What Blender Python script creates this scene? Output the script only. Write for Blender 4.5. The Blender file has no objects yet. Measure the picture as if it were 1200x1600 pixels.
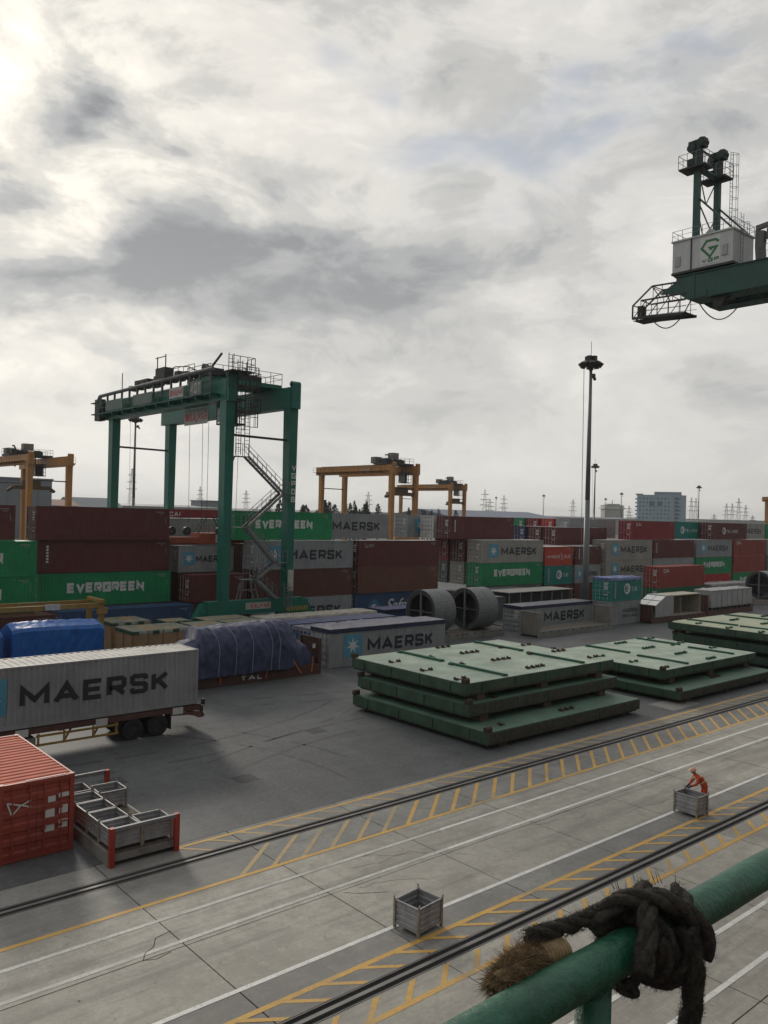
import bpy, math, random
from mathutils import Vector, Matrix, noise

# ------------------------------------------------------------------ camera, sky, sun, exposure
SC = bpy.context.scene
COL = SC.collection
H = 11.7
YAW, PITCH, ROLL = math.radians(49.079), math.radians(0.106), math.radians(1.4905)
fw = Vector((math.cos(YAW)*math.cos(PITCH), math.sin(YAW)*math.cos(PITCH), math.sin(PITCH)))
r0 = Vector((math.sin(YAW), -math.cos(YAW), 0)); u0 = r0.cross(fw)
rr = r0*math.cos(ROLL) + u0*math.sin(ROLL); uu = -r0*math.sin(ROLL) + u0*math.cos(ROLL)
cd = bpy.data.cameras.new('camera'); cam = bpy.data.objects.new('camera', cd); COL.objects.link(cam)
M = Matrix((rr, uu, -fw)).transposed().to_4x4(); M.translation = (0, 0, H); cam.matrix_world = M
cd.sensor_fit = 'VERTICAL'; cd.sensor_height = 24.0; cd.sensor_width = 18.0; cd.lens = 1294/1600*24
cd.clip_start = 0.05; cd.clip_end = 8000
SC.camera = cam
SUN_AZ, SUN_EL = math.radians(76), math.radians(21)
SUN = Vector((math.cos(SUN_AZ)*math.cos(SUN_EL), math.sin(SUN_AZ)*math.cos(SUN_EL), math.sin(SUN_EL)))

W = bpy.data.worlds.new('World'); SC.world = W; W.use_nodes = True
def build_world():
    nt = W.node_tree; N = nt.nodes; L = nt.links; N.clear()
    def nd(t, **k):
        n = N.new(t)
        for a, b in k.items(): setattr(n, a, b)
        return n
    def math_(op, a, b=None, clamp=False):
        n = nd('ShaderNodeMath', operation=op, use_clamp=clamp)
        for i, v in enumerate((a, b)):
            if v is None: continue
            if isinstance(v, (int, float)): n.inputs[i].default_value = v
            else: L.new(v, n.inputs[i])
        return n.outputs[0]
    def ramp(fac, stops):
        n = nd('ShaderNodeValToRGB'); cr = n.color_ramp; cr.interpolation = 'EASE'
        while len(cr.elements) < len(stops): cr.elements.new(0.5)
        for e, (p, c) in zip(cr.elements, stops): e.position = p; e.color = (*c, 1) if len(c) == 3 else c
        L.new(fac, n.inputs[0]); return n.outputs[0]
    def mix(fac, a, b, mode='MIX'):
        n = nd('ShaderNodeMix', data_type='RGBA', blend_type=mode)
        if isinstance(fac, (int, float)): n.inputs[0].default_value = fac
        else: L.new(fac, n.inputs[0])
        for s, v in ((n.inputs[6], a), (n.inputs[7], b)):
            if isinstance(v, tuple): s.default_value = (*v, 1)
            else: L.new(v, s)
        return n.outputs[2]
    tc = nd('ShaderNodeTexCoord'); d = tc.outputs['Generated']
    sep = nd('ShaderNodeSeparateXYZ'); L.new(d, sep.inputs[0])
    cmb = nd('ShaderNodeVectorMath', operation='MULTIPLY'); L.new(d, cmb.inputs[0]); cmb.inputs[1].default_value = (1, 1, 2.1)
    def nz(scale, det, rough, dist, off):
        mp = nd('ShaderNodeMapping'); L.new(cmb.outputs[0], mp.inputs[0]); mp.inputs['Location'].default_value = off
        n = nd('ShaderNodeTexNoise'); L.new(mp.outputs[0], n.inputs['Vector'])
        n.inputs['Scale'].default_value = scale; n.inputs['Detail'].default_value = det
        n.inputs['Roughness'].default_value = rough; n.inputs['Distortion'].default_value = dist
        return n.outputs[0]
    big = nz(3.0, 4.0, 0.5, 0.2, CLOUD_OFF); med = nz(7.0, 10.0, 0.62, 0.35, (3.1, 7.7, 0)); wx = nz(6.0, 4.0, 0.5, 0.0, (1.3, 5.1, 2)); wy = nz(6.0, 4.0, 0.5, 0.0, (8.3, 0.4, 6))
    # cloud banks at their own bearings and heights (degrees), edges torn by noise
    az = math_('ADD', math_('MULTIPLY', math_('ARCTAN2', sep.outputs[1], sep.outputs[0]), 57.2958), math_('MULTIPLY', math_('SUBTRACT', wx, 0.5), 26.0))
    el = math_('ADD', math_('MULTIPLY', math_('ARCSINE', sep.outputs[2]), 57.2958), math_('MULTIPLY', math_('SUBTRACT', wy, 0.5), 15.0))
    def blobs(lst):
        tot = None
        for a, e, sa, se, amp in lst:
            qa = math_('POWER', math_('ABSOLUTE', math_('DIVIDE', math_('SUBTRACT', az, a), sa)), 2.0); qe = math_('POWER', math_('ABSOLUTE', math_('DIVIDE', math_('SUBTRACT', el, e), se)), 2.0)
            g = math_('MULTIPLY', math_('EXPONENT', math_('MULTIPLY', math_('ADD', qa, qe), -1.0)), amp); tot = g if tot is None else math_('ADD', tot, g)
        return tot
    dens = math_('ADD', math_('ADD', math_('MULTIPLY', big, 0.40), math_('MULTIPLY', med, 0.60)), blobs(BANKS))
    holes = blobs(GAPS)
    # brighter towards the veiled sun
    dt = nd('ShaderNodeVectorMath', operation='DOT_PRODUCT'); L.new(d, dt.inputs[0]); dt.inputs[1].default_value = SUN
    cs = math_('MAXIMUM', dt.outputs['Value'], 0.0)
    glow = math_('ADD', math_('MULTIPLY', math_('POWER', cs, 40.0), 0.52), math_('MULTIPLY', math_('POWER', cs, 6.0), 0.16))
    base = ramp(dens, [(0.36, (8.0, 7.85, 7.6)), (0.46, (6.9, 6.8, 6.65)), (0.55, (5.4, 5.42, 5.4)), (0.64, (3.85, 3.98, 4.2)), (0.76, (2.5, 2.64, 2.9))])
    thin = math_('SUBTRACT', 1.0, math_('MULTIPLY', math_('SUBTRACT', dens, 0.40), 3.0, True), True)
    gl = math_('ADD', math_('MULTIPLY', glow, math_('ADD', 0.15, thin)), 0.95)
    lit = nd('ShaderNodeVectorMath', operation='SCALE'); L.new(base, lit.inputs[0]); L.new(gl, lit.inputs['Scale'])
    warm = mix(math_('MULTIPLY', math_('MULTIPLY', glow, 1.3, True), thin, True), lit.outputs[0], (1.0, 0.945, 0.84), 'MULTIPLY')
    warm = mix(math_('POWER', cs, 2.0), warm, (1.0, 0.985, 0.955), 'MULTIPLY')
    sky = nd('ShaderNodeTexSky', sky_type='NISHITA', sun_disc=False)
    sky.sun_elevation = SUN_EL; sky.sun_rotation = math.pi/2 - SUN_AZ; sky.air_density = 1.2; sky.dust_density = 2.0
    veil = mix(0.7, sky.outputs[0], (3.6, 4.1, 5.0))
    c1 = mix(math_('MULTIPLY', holes, math_('SUBTRACT', 1.45, med), True), warm, veil)
    # pale layer of air low down
    hzs = nd('ShaderNodeVectorMath', operation='SCALE'); hzs.inputs[0].default_value = (7.1, 6.95, 6.5); L.new(math_('ADD', math_('MULTIPLY', math_('POWER', cs, 4.0), 0.26), 0.90), hzs.inputs['Scale']); hz = hzs.outputs[0]
    low = math_('POWER', math_('SUBTRACT', 1.0, math_('MAXIMUM', sep.outputs[2], 0.0), True), 5.5)
    c2 = mix(math_('MULTIPLY', low, 0.86), c1, hz)
    # the sky opposite the veiled sun is dimmer
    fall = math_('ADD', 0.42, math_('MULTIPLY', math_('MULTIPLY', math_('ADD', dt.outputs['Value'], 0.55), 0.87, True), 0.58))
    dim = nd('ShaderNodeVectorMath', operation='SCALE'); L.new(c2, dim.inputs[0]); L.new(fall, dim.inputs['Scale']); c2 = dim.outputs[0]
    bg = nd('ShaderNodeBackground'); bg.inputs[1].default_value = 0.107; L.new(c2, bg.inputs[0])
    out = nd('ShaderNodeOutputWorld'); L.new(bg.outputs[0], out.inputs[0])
CLOUD_OFF = (4.7, 3.3, 0)
BANKS = [(66, 15.8, 14, 2.9, 0.19), (49, 17.4, 11, 2.5, 0.155), (78, 14.3, 9, 2.5, 0.15), (71, 25.5, 4.4, 2.3, 0.19), (73, 29, 5, 1.6, 0.08), (63, 22.5, 2.6, 1.0, 0.10), (100, 24, 14, 4, 0.10), (10, 26, 14, 4, 0.10), (130, 18, 16, 4, 0.08), (-40, 22, 20, 5, 0.08), (-120, 20, 25, 5, 0.08)]
GAPS = [(43.0, 23.3, 5.5, 2.0, 0.85), (36.5, 26.2, 5, 1.7, 0.8), (52, 29.3, 2.6, 1.7, 0.6), (29, 29.0, 3, 1.2, 0.5), (63, 21.8, 3, 0.9, 0.22), (5, 34, 9, 3, 0.5), (-60, 40, 20, 6, 0.4), (150, 38, 16, 6, 0.4)]
build_world()
sl = bpy.data.lights.new('sun', 'SUN'); sl.energy = 1.5; sl.angle = math.radians(10); sl.color = (1.0, 0.93, 0.82)
so = bpy.data.objects.new('sun', sl); COL.objects.link(so); so.rotation_euler = (-SUN).to_track_quat('-Z', 'Y').to_euler(); so.location = SUN*100
SC.view_settings.view_transform = 'Standard'; SC.view_settings.look = 'None'
SC.view_settings.exposure = 0.0; SC.view_settings.gamma = 1.0; SC.view_settings.use_curve_mapping = False
SC.render.engine = 'CYCLES'; SC.cycles.max_bounces = 6; SC.cycles.diffuse_bounces = 3; SC.cycles.glossy_bounces = 2
SC.cycles.transmission_bounces = 2; SC.cycles.use_denoising = True; SC.cycles.caustics_reflective = False; SC.cycles.caustics_refractive = False
rnd = random.Random(11)

# ------------------------------------------------------------------ materials
MATS = {}
def mat(name, col, rough=0.6, metal=0.0, var=0.16, scale=1.1, streak=0.0, rust=0.0, rustcol=(0.10, 0.045, 0.02), bump=0.0, bscale=30, dirt=(0.10, 0.085, 0.07), axis='z'):
    if name in MATS: return MATS[name]
    m = bpy.data.materials.new(name); m.use_nodes = True; nt = m.node_tree; N = nt.nodes; L = nt.links
    b = N['Principled BSDF']; b.inputs['Roughness'].default_value = rough; b.inputs['Metallic'].default_value = metal
    g = N.new('ShaderNodeNewGeometry')
    def nz(sc, det=4, ro=0.6, st=None):
        n = N.new('ShaderNodeTexNoise'); n.inputs['Scale'].default_value = sc; n.inputs['Detail'].default_value = det; n.inputs['Roughness'].default_value = ro
        if st:
            mp = N.new('ShaderNodeMapping'); mp.inputs['Scale'].default_value = st; L.new(g.outputs['Position'], mp.inputs[0]); L.new(mp.outputs[0], n.inputs['Vector'])
        else: L.new(g.outputs['Position'], n.inputs['Vector'])
        return n.outputs[0]
    def mr(x, a, c, lo=0, hi=1):
        n = N.new('ShaderNodeMapRange'); L.new(x, n.inputs[0])
        for i, v in zip((1, 2, 3, 4), (a, c, lo, hi)): n.inputs[i].default_value = v
        return n.outputs[0]
    def mx(f, a, c, mode='MIX'):
        n = N.new('ShaderNodeMix'); n.data_type = 'RGBA'; n.blend_type = mode
        if isinstance(f, float): n.inputs[0].default_value = f
        else: L.new(f, n.inputs[0])
        for s, v in ((n.inputs[6], a), (n.inputs[7], c)):
            if isinstance(v, tuple): s.default_value = (*v, 1)
            else: L.new(v, s)
        return n.outputs[2]
    c = mx(mr(nz(scale), 0.3, 0.7), tuple(x*(1-var) for x in col), tuple(min(1, x*(1+var)) for x in col))
    if name.startswith('paint_'):
        c = mx(mr(nz(0.45, 5, 0.65), 0.52, 0.70, 0, 0.45), c, tuple(min(1, x*1.25+0.018) for x in col))
        c = mx(mr(nz(5.0, 4, 0.7), 0.62, 0.72, 0, 0.5), c, tuple(x*0.6 for x in col))
    if streak:
        sv = (3.0, 3.0, 0.22) if axis == 'z' else (0.25, 3.0, 3.0)
        c = mx(mr(nz(1.0, 5, 0.65, sv), 0.5, 0.75, 0, streak), c, dirt)
    if rust:
        c = mx(mr(nz(2.6, 6, 0.7), 0.62-0.12*rust, 0.70, 0, min(1, 0.5+rust*0.5)), c, rustcol)
    L.new(c, b.inputs['Base Color'])
    if bump:
        bn = N.new('ShaderNodeBump'); bn.inputs['Strength'].default_value = bump; bn.inputs['Distance'].default_value = 0.02
        L.new(nz(bscale, 5), bn.inputs['Height']); L.new(bn.outputs[0], b.inputs['Normal'])
    MATS[name] = m; return m

def paint(key, col, rust=0.25, streak=0.35, rough=0.55):
    return mat('paint_'+key, col, dirt=tuple(0.35*c+0.035 for c in col), rustcol=tuple(0.4*c+d for c, d in zip(col, (0.05, 0.022, 0.012))), rough=rough, var=0.14, scale=0.7, streak=streak, rust=rust)
P = dict(
    red=paint('dark_red', (0.125, 0.030, 0.028)), brown=paint('brown', (0.115, 0.042, 0.030), rust=0.35), maroon=paint('maroon', (0.26, 0.026, 0.034), streak=0.25),
    orange_red=paint('orange_red', (0.48, 0.060, 0.036), rust=0.2, streak=0.25), bright_red=paint('bright_red', (0.42, 0.030, 0.030), streak=0.25), rust_red=paint('rust_red', (0.30, 0.052, 0.038), rust=0.35),
    evergreen=paint('evergreen', (0.008, 0.255, 0.095), rust=0.10, streak=0.25), green=paint('green', (0.020, 0.150, 0.075)), teal=paint('teal', (0.014, 0.215, 0.185), streak=0.25),
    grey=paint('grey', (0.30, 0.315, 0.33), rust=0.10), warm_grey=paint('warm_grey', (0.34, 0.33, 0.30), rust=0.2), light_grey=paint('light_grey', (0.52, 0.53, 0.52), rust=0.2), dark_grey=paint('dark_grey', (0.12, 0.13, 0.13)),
    blue=paint('blue', (0.035, 0.085, 0.19)), navy=paint('navy', (0.025, 0.040, 0.13)), white=paint('white', (0.62, 0.63, 0.62), rust=0.1),
    orange_bright=paint('orange_bright', (0.33, 0.060, 0.040), rust=0.35, streak=0.5))
STEEL = mat('galvanised steel', (0.20, 0.21, 0.22), rough=0.5, metal=0.25, var=0.2, scale=3, streak=0.3)
ROD = mat('door rod steel', (0.42, 0.42, 0.41), rough=0.5, metal=0.3)
WHITE = mat('white lettering', (0.66, 0.67, 0.66), rough=0.6, var=0.06)
INK = mat('dark blue black lettering', (0.022, 0.026, 0.036), rough=0.5, var=0.1)
SKYBLUE = mat('light blue panel', (0.09, 0.32, 0.46), rough=0.5, var=0.1)
BLACK = mat('black rubber', (0.018, 0.018, 0.019), rough=0.85, var=0.3, scale=6)
DARK = mat('dark steel', (0.035, 0.037, 0.036), rough=0.6, var=0.3, scale=4, rust=0.2)
CRANE_GREEN = mat('crane green', (0.008, 0.145, 0.104), rough=0.45, var=0.16, scale=0.5, streak=0.25, rust=0.05)
CRANE_YELLOW = mat('crane yellow', (0.46, 0.215, 0.050), rough=0.5, var=0.16, scale=0.5, streak=0.4, rust=0.25)
SIGNRED = mat('sign red', (0.45, 0.025, 0.03), rough=0.5)
RUSTY = mat('rusty steel', (0.13, 0.065, 0.042), rough=0.8, var=0.35, scale=4, rust=0.6, bump=0.3)
YELLOW = mat('worn yellow steel', (0.32, 0.20, 0.05), rough=0.6, var=0.2, streak=0.5, rust=0.4)
RACK = mat('rack grey steel', (0.25, 0.245, 0.225), rough=0.65, var=0.2, streak=0.5, rust=0.4)
RACKRED = mat('rack brown steel', (0.095, 0.042, 0.032), rough=0.65, var=0.2, streak=0.4, rust=0.4)
WOODFLOOR = mat('rack timber floor', (0.12, 0.10, 0.08), rough=0.85, var=0.3, scale=5, streak=0.4, axis='x')

# ------------------------------------------------------------------ mesh helpers
class MB:
    def __init__(s): s.v = []; s.f = []; s.g = []
    def add(s, vs, fs):
        o = len(s.v); s.g.append(o); s.v += [tuple(p) for p in vs]; s.f += [tuple(i+o for i in f) for f in fs]; return s
    def box(s, x0, x1, y0, y1, z0, z1):
        return s.add([(x0,y0,z0),(x1,y0,z0),(x1,y1,z0),(x0,y1,z0),(x0,y0,z1),(x1,y0,z1),(x1,y1,z1),(x0,y1,z1)],
                     [(0,3,2,1),(4,5,6,7),(0,1,5,4),(1,2,6,5),(2,3,7,6),(3,0,4,7)])
    def beam(s, p, q, w, h, up=(0, 0, 1)):
        p, q = Vector(p), Vector(q); d = (q-p).normalized(); up = Vector(up)
        if abs(d.dot(up)) > 0.98: up = Vector((1, 0, 0)) if abs(d.x) < 0.9 else Vector((0, 1, 0))
        a = d.cross(up).normalized()*w/2; b = a.cross(d).normalized()*h/2
        vs = [p-a-b, p+a-b, p+a+b, p-a+b, q-a-b, q+a-b, q+a+b, q-a+b]
        return s.add(vs, [(0,1,2,3),(7,6,5,4),(0,4,5,1),(1,5,6,2),(2,6,7,3),(3,7,4,0)])
    def tube(s, p, q, r, n=6, r2=None, caps=True):
        p, q = Vector(p), Vector(q); d = (q-p).normalized(); r2 = r if r2 is None else r2
        a = d.orthogonal().normalized(); b = d.cross(a); vs = []
        for c, rad in ((p, r), (q, r2)):
            for i in range(n):
                t = 2*math.pi*i/n; vs.append(c + a*math.cos(t)*rad + b*math.sin(t)*rad)
        fs = [(i, (i+1) % n, n+(i+1) % n, n+i) for i in range(n)]
        if caps: fs += [tuple(range(n-1, -1, -1)), tuple(range(n, 2*n))]
        return s.add(vs, fs)
    def path(s, pts, r, n=6):
        pts = [Vector(p) for p in pts]; prev = None; rings = []
        rs = r if isinstance(r, (list, tuple)) else [r]*len(pts); a = None
        for i, p in enumerate(pts):
            d = (pts[min(i+1, len(pts)-1)] - pts[max(i-1, 0)]).normalized()
            if a is None: a = d.orthogonal().normalized()
            else: a = (a - d*a.dot(d)).normalized()
            b = d.cross(a)
            rings.append([p + (a*math.cos(2*math.pi*k/n) + b*math.sin(2*math.pi*k/n))*rs[i] for k in range(n)])
        vs = [v for r_ in rings for v in r_]; fs = []
        for i in range(len(pts)-1):
            for k in range(n): fs.append((i*n+k, i*n+(k+1) % n, (i+1)*n+(k+1) % n, (i+1)*n+k))
        fs += [tuple(range(n-1, -1, -1)), tuple(range((len(pts)-1)*n, len(pts)*n))]
        return s.add(vs, fs)
    def prism(s, poly, a, b, axis='y'):
        n = len(poly)
        def P3(u, v, w): return {'y': (u, w, v), 'x': (w, u, v), 'z': (u, v, w)}[axis]
        vs = [P3(u, v, a) for u, v in poly] + [P3(u, v, b) for u, v in poly]
        fs = [tuple(range(n)), tuple(range(2*n-1, n-1, -1))] + [(i, n+i, n+(i+1) % n, (i+1) % n) for i in range(n)]
        return s.add(vs, fs)
    def disc_ring(s, c, axis, ro, ri, w, n=24):
        # hollow cylinder round axis 'x' or 'y'
        vs = []
        for k in range(n):
            t = 2*math.pi*k/n; cu, sv = math.cos(t), math.sin(t)
            for rad, o in ((ro, -w/2), (ro, w/2), (ri, w/2), (ri, -w/2)):
                vs.append((c[0]+o, c[1]+cu*rad, c[2]+sv*rad) if axis == 'x' else (c[0]+cu*rad, c[1]+o, c[2]+sv*rad))
        fs = []
        for k in range(n):
            a, b = 4*k, 4*((k+1) % n)
            for j in range(4): fs.append((a+j, b+j, b+(j+1) % 4, a+(j+1) % 4))
        return s.add(vs, fs)
    def mesh(s, name, mats=(), smooth=False):
        me = bpy.data.meshes.new(name); me.from_pydata(s.v, [], s.f)
        for m in mats: me.materials.append(m)
        if smooth: me.polygons.foreach_set('use_smooth', [True]*len(me.polygons))
        me.update(); return me
    def obj(s, name, m, parent=None, smooth=False):
        return put(name, s.mesh(name, (m,), smooth), parent)
    def each(s, name, m, parent=None, smooth=False):
        # every added piece becomes an object of its own
        gs = s.g+[len(s.v)]; out = []
        for a, c in zip(gs, gs[1:]):
            b = MB(); b.v = s.v[a:c]; b.f = [tuple(i-a for i in f) for f in s.f if a <= f[0] < c]; out.append(b.obj(name, m, parent, smooth))
        return out
def put(name, me, parent=None, m=None, loc=None, rot=None):
    o = bpy.data.objects.new(name, me); COL.objects.link(o); o.parent = parent
    if m is not None:
        if not me.materials: me.materials.append(m)
        o.material_slots[0].link = 'OBJECT'; o.material_slots[0].material = m
    if loc: o.location = loc
    if rot: o.rotation_euler = rot
    return o
def tag(o, label, cat, group=None):
    o['label'] = label; o['category'] = cat
    if group: o['group'] = group
    return o
def thing(name, label, cat, loc=(0, 0, 0), rotz=0.0, group=None):
    o = bpy.data.objects.new(name, None); COL.objects.link(o); o.location = loc; o.rotation_euler = (0, 0, rotz)
    o.empty_display_size = 0.2
    return tag(o, label, cat, group)
def struct(o): o['kind'] = 'structure'; return o
def copy_tree(o, parent=None):
    c = o.copy(); COL.objects.link(c); c.parent = parent
    for ch in o.children: copy_tree(ch, c)
    return c
def railing(b, pts, h=1.05, r=0.025, step=1.3, mid=True):
    pts = [Vector(p) for p in pts]
    for p, q in zip(pts, pts[1:]):
        n = max(1, round((q-p).length/step))
        for k in range(n+1):
            c = p.lerp(q, k/n); b.tube(c, c+Vector((0, 0, h)), r, 4, caps=False)
        b.tube(p+Vector((0, 0, h)), q+Vector((0, 0, h)), r, 4, caps=False)
        if mid: b.tube(p+Vector((0, 0, h*0.52)), q+Vector((0, 0, h*0.52)), r*0.8, 4, caps=False)
    return b
def ladder(b, p, h, w=0.45, ax='x', r=0.022, cage=0.0, side=(0, -1)):
    a = Vector((w/2, 0, 0)) if ax == 'x' else Vector((0, w/2, 0)); p = Vector(p); s = Vector((side[0], side[1], 0))
    for k in (-1, 1): b.tube(p+a*k, p+a*k+Vector((0, 0, h)), r, 4, caps=False)
    for i in range(int(h/0.33)): b.tube(p-a+Vector((0, 0, 0.3+i*0.33)), p+a+Vector((0, 0, 0.3+i*0.33)), r*0.7, 4, caps=False)
    if cage:
        ring = [(-1, 0), (-1.3, 0.5), (-0.7, 1.0), (0, 1.15), (0.7, 1.0), (1.3, 0.5), (1, 0)]
        zs = [2.2+i*0.9 for i in range(int((h-2.2)/0.9)+1)]
        for z in zs:
            q = [p + a*u*1.15 + s*v*cage + Vector((0, 0, z)) for u, v in ring]
            for c, e in zip(q, q[1:]): b.tube(c, e, r*0.8, 4, caps=False)
        for u, v in ring[1:-1]:
            if zs: b.tube(p+a*u*1.15+s*v*cage+Vector((0, 0, zs[0])), p+a*u*1.15+s*v*cage+Vector((0, 0, zs[-1])), r*0.7, 4, caps=False)
    return b

# ------------------------------------------------------------------ stroke lettering
GL = {
 'A': (1.12, [[(0,0),(.5,1),(1,0)], [(.22,.3),(.78,.3)]]), 'M': (1.22, [[(0,0),(0,1),(.5,.3),(1,1),(1,0)]]),
 'E': (.9, [[(1,1),(0,1),(0,0),(1,0)], [(0,.5),(.92,.5)]]), 'R': (.9, [[(0,0),(0,1),(.84,1),(1,.9),(1,.54),(.84,.43),(0,.43)], [(.5,.42),(1,0)]]),
 'S': (.88, [[(1,.76),(.97,.96),(.85,1),(.15,1),(.0,.92),(0,.62),(.12,.53),(.88,.47),(1,.38),(1,.08),(.85,0),(.15,0),(.03,.04),(0,.24)]]), 'K': (.86, [[(0,0),(0,1)], [(1,1),(.08,.42)], [(.35,.6),(1,0)]]),
 'V': (1.0, [[(0,1),(.5,0),(1,1)]]), 'G': (.95, [[(1,.75),(1,1),(0,1),(0,0),(1,0),(1,.48),(.5,.48)]]), 'N': (.95, [[(0,0),(0,1),(1,0),(1,1)]]),
 'C': (.9, [[(1,.78),(1,1),(0,1),(0,0),(1,0),(1,.22)]]), 'I': (.2, [[(.5,0),(.5,1)]]), 'T': (.9, [[(0,1),(1,1)], [(.5,1),(.5,0)]]),
 'L': (.75, [[(0,1),(0,0),(1,0)]]), 'P': (.9, [[(0,0),(0,1),(1,1),(1,.45),(0,.45)]]), '0': (.85, [[(0,0),(0,1),(1,1),(1,0),(0,0)]]), 'O': (.9, [[(0,0),(0,1),(1,1),(1,0),(0,0)]]),
 '8': (.85, [[(0,0),(0,1),(1,1),(1,0),(0,0)], [(0,.5),(1,.5)]]), 'H': (.95, [[(0,0),(0,1)], [(1,0),(1,1)], [(0,.5),(1,.5)]]), 'B': (.9, [[(0,0),(0,1),(.9,1),(.9,.5),(1,.5),(1,0),(0,0)], [(0,.5),(.9,.5)]]),
 'U': (.9, [[(0,1),(0,0),(1,0),(1,1)]]), 'D': (.9, [[(0,0),(0,1),(.8,1),(1,.8),(1,.2),(.8,0),(0,0)]]), '4': (.85, [[(.75,0),(.75,1),(0,.3),(1,.3)]]), ' ': (.45, []),
}
def stroke_quads(pts, t):
    pts = [Vector(p) for p in pts]; closed = (pts[0]-pts[-1]).length < 1e-6
    if closed: pts = pts[:-1]
    n = len(pts); L = []; R_ = []
    for i in range(n):
        pv = pts[i-1] if (i > 0 or closed) else None; nx = pts[(i+1) % n] if (i < n-1 or closed) else None
        d1 = (pts[i]-pv).normalized() if pv is not None else None; d2 = (nx-pts[i]).normalized() if nx is not None else None
        if d1 is None: d1 = d2
        if d2 is None: d2 = d1
        n1 = Vector((-d1.y, d1.x)); n2 = Vector((-d2.y, d2.x)); m = n1+n2
        if m.length < 0.2: m = n1
        m.normalize(); k = min(1/max(0.35, m.dot(n1)), 2.2)
        L.append(pts[i]+m*k*t/2); R_.append(pts[i]-m*k*t/2)
    out = []
    for i in range(n if closed else n-1):
        j = (i+1) % n; out.append([L[i], L[j], R_[j], R_[i]])
    return out
def text_quads(text, h, wl, t, gap):
    x = 0; out = []
    for ch in text:
        w, ls = GL[ch]; w *= wl
        for k, pl in enumerate(ls):
            out += [(q, k) for q in stroke_quads([(x+t/2+u*(w-t if w > t else 0), t/2+v*(h-t)) for u, v in pl], t)]
        x += w+gap
    return out, x-gap
def lettering(text, h, wl, t, gap, place, b=None, width=None):
    """place(u, v, k) -> 3D; width rescales the run"""
    b = b or MB(); q, w = text_quads(text, h, wl, t, gap); s = 1.0 if width is None else width/w
    for quad, k in q: b.add([place(p.x*s, p.y, k*0.0008) for p in quad], [(3, 2, 1, 0)])
    return b
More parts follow.
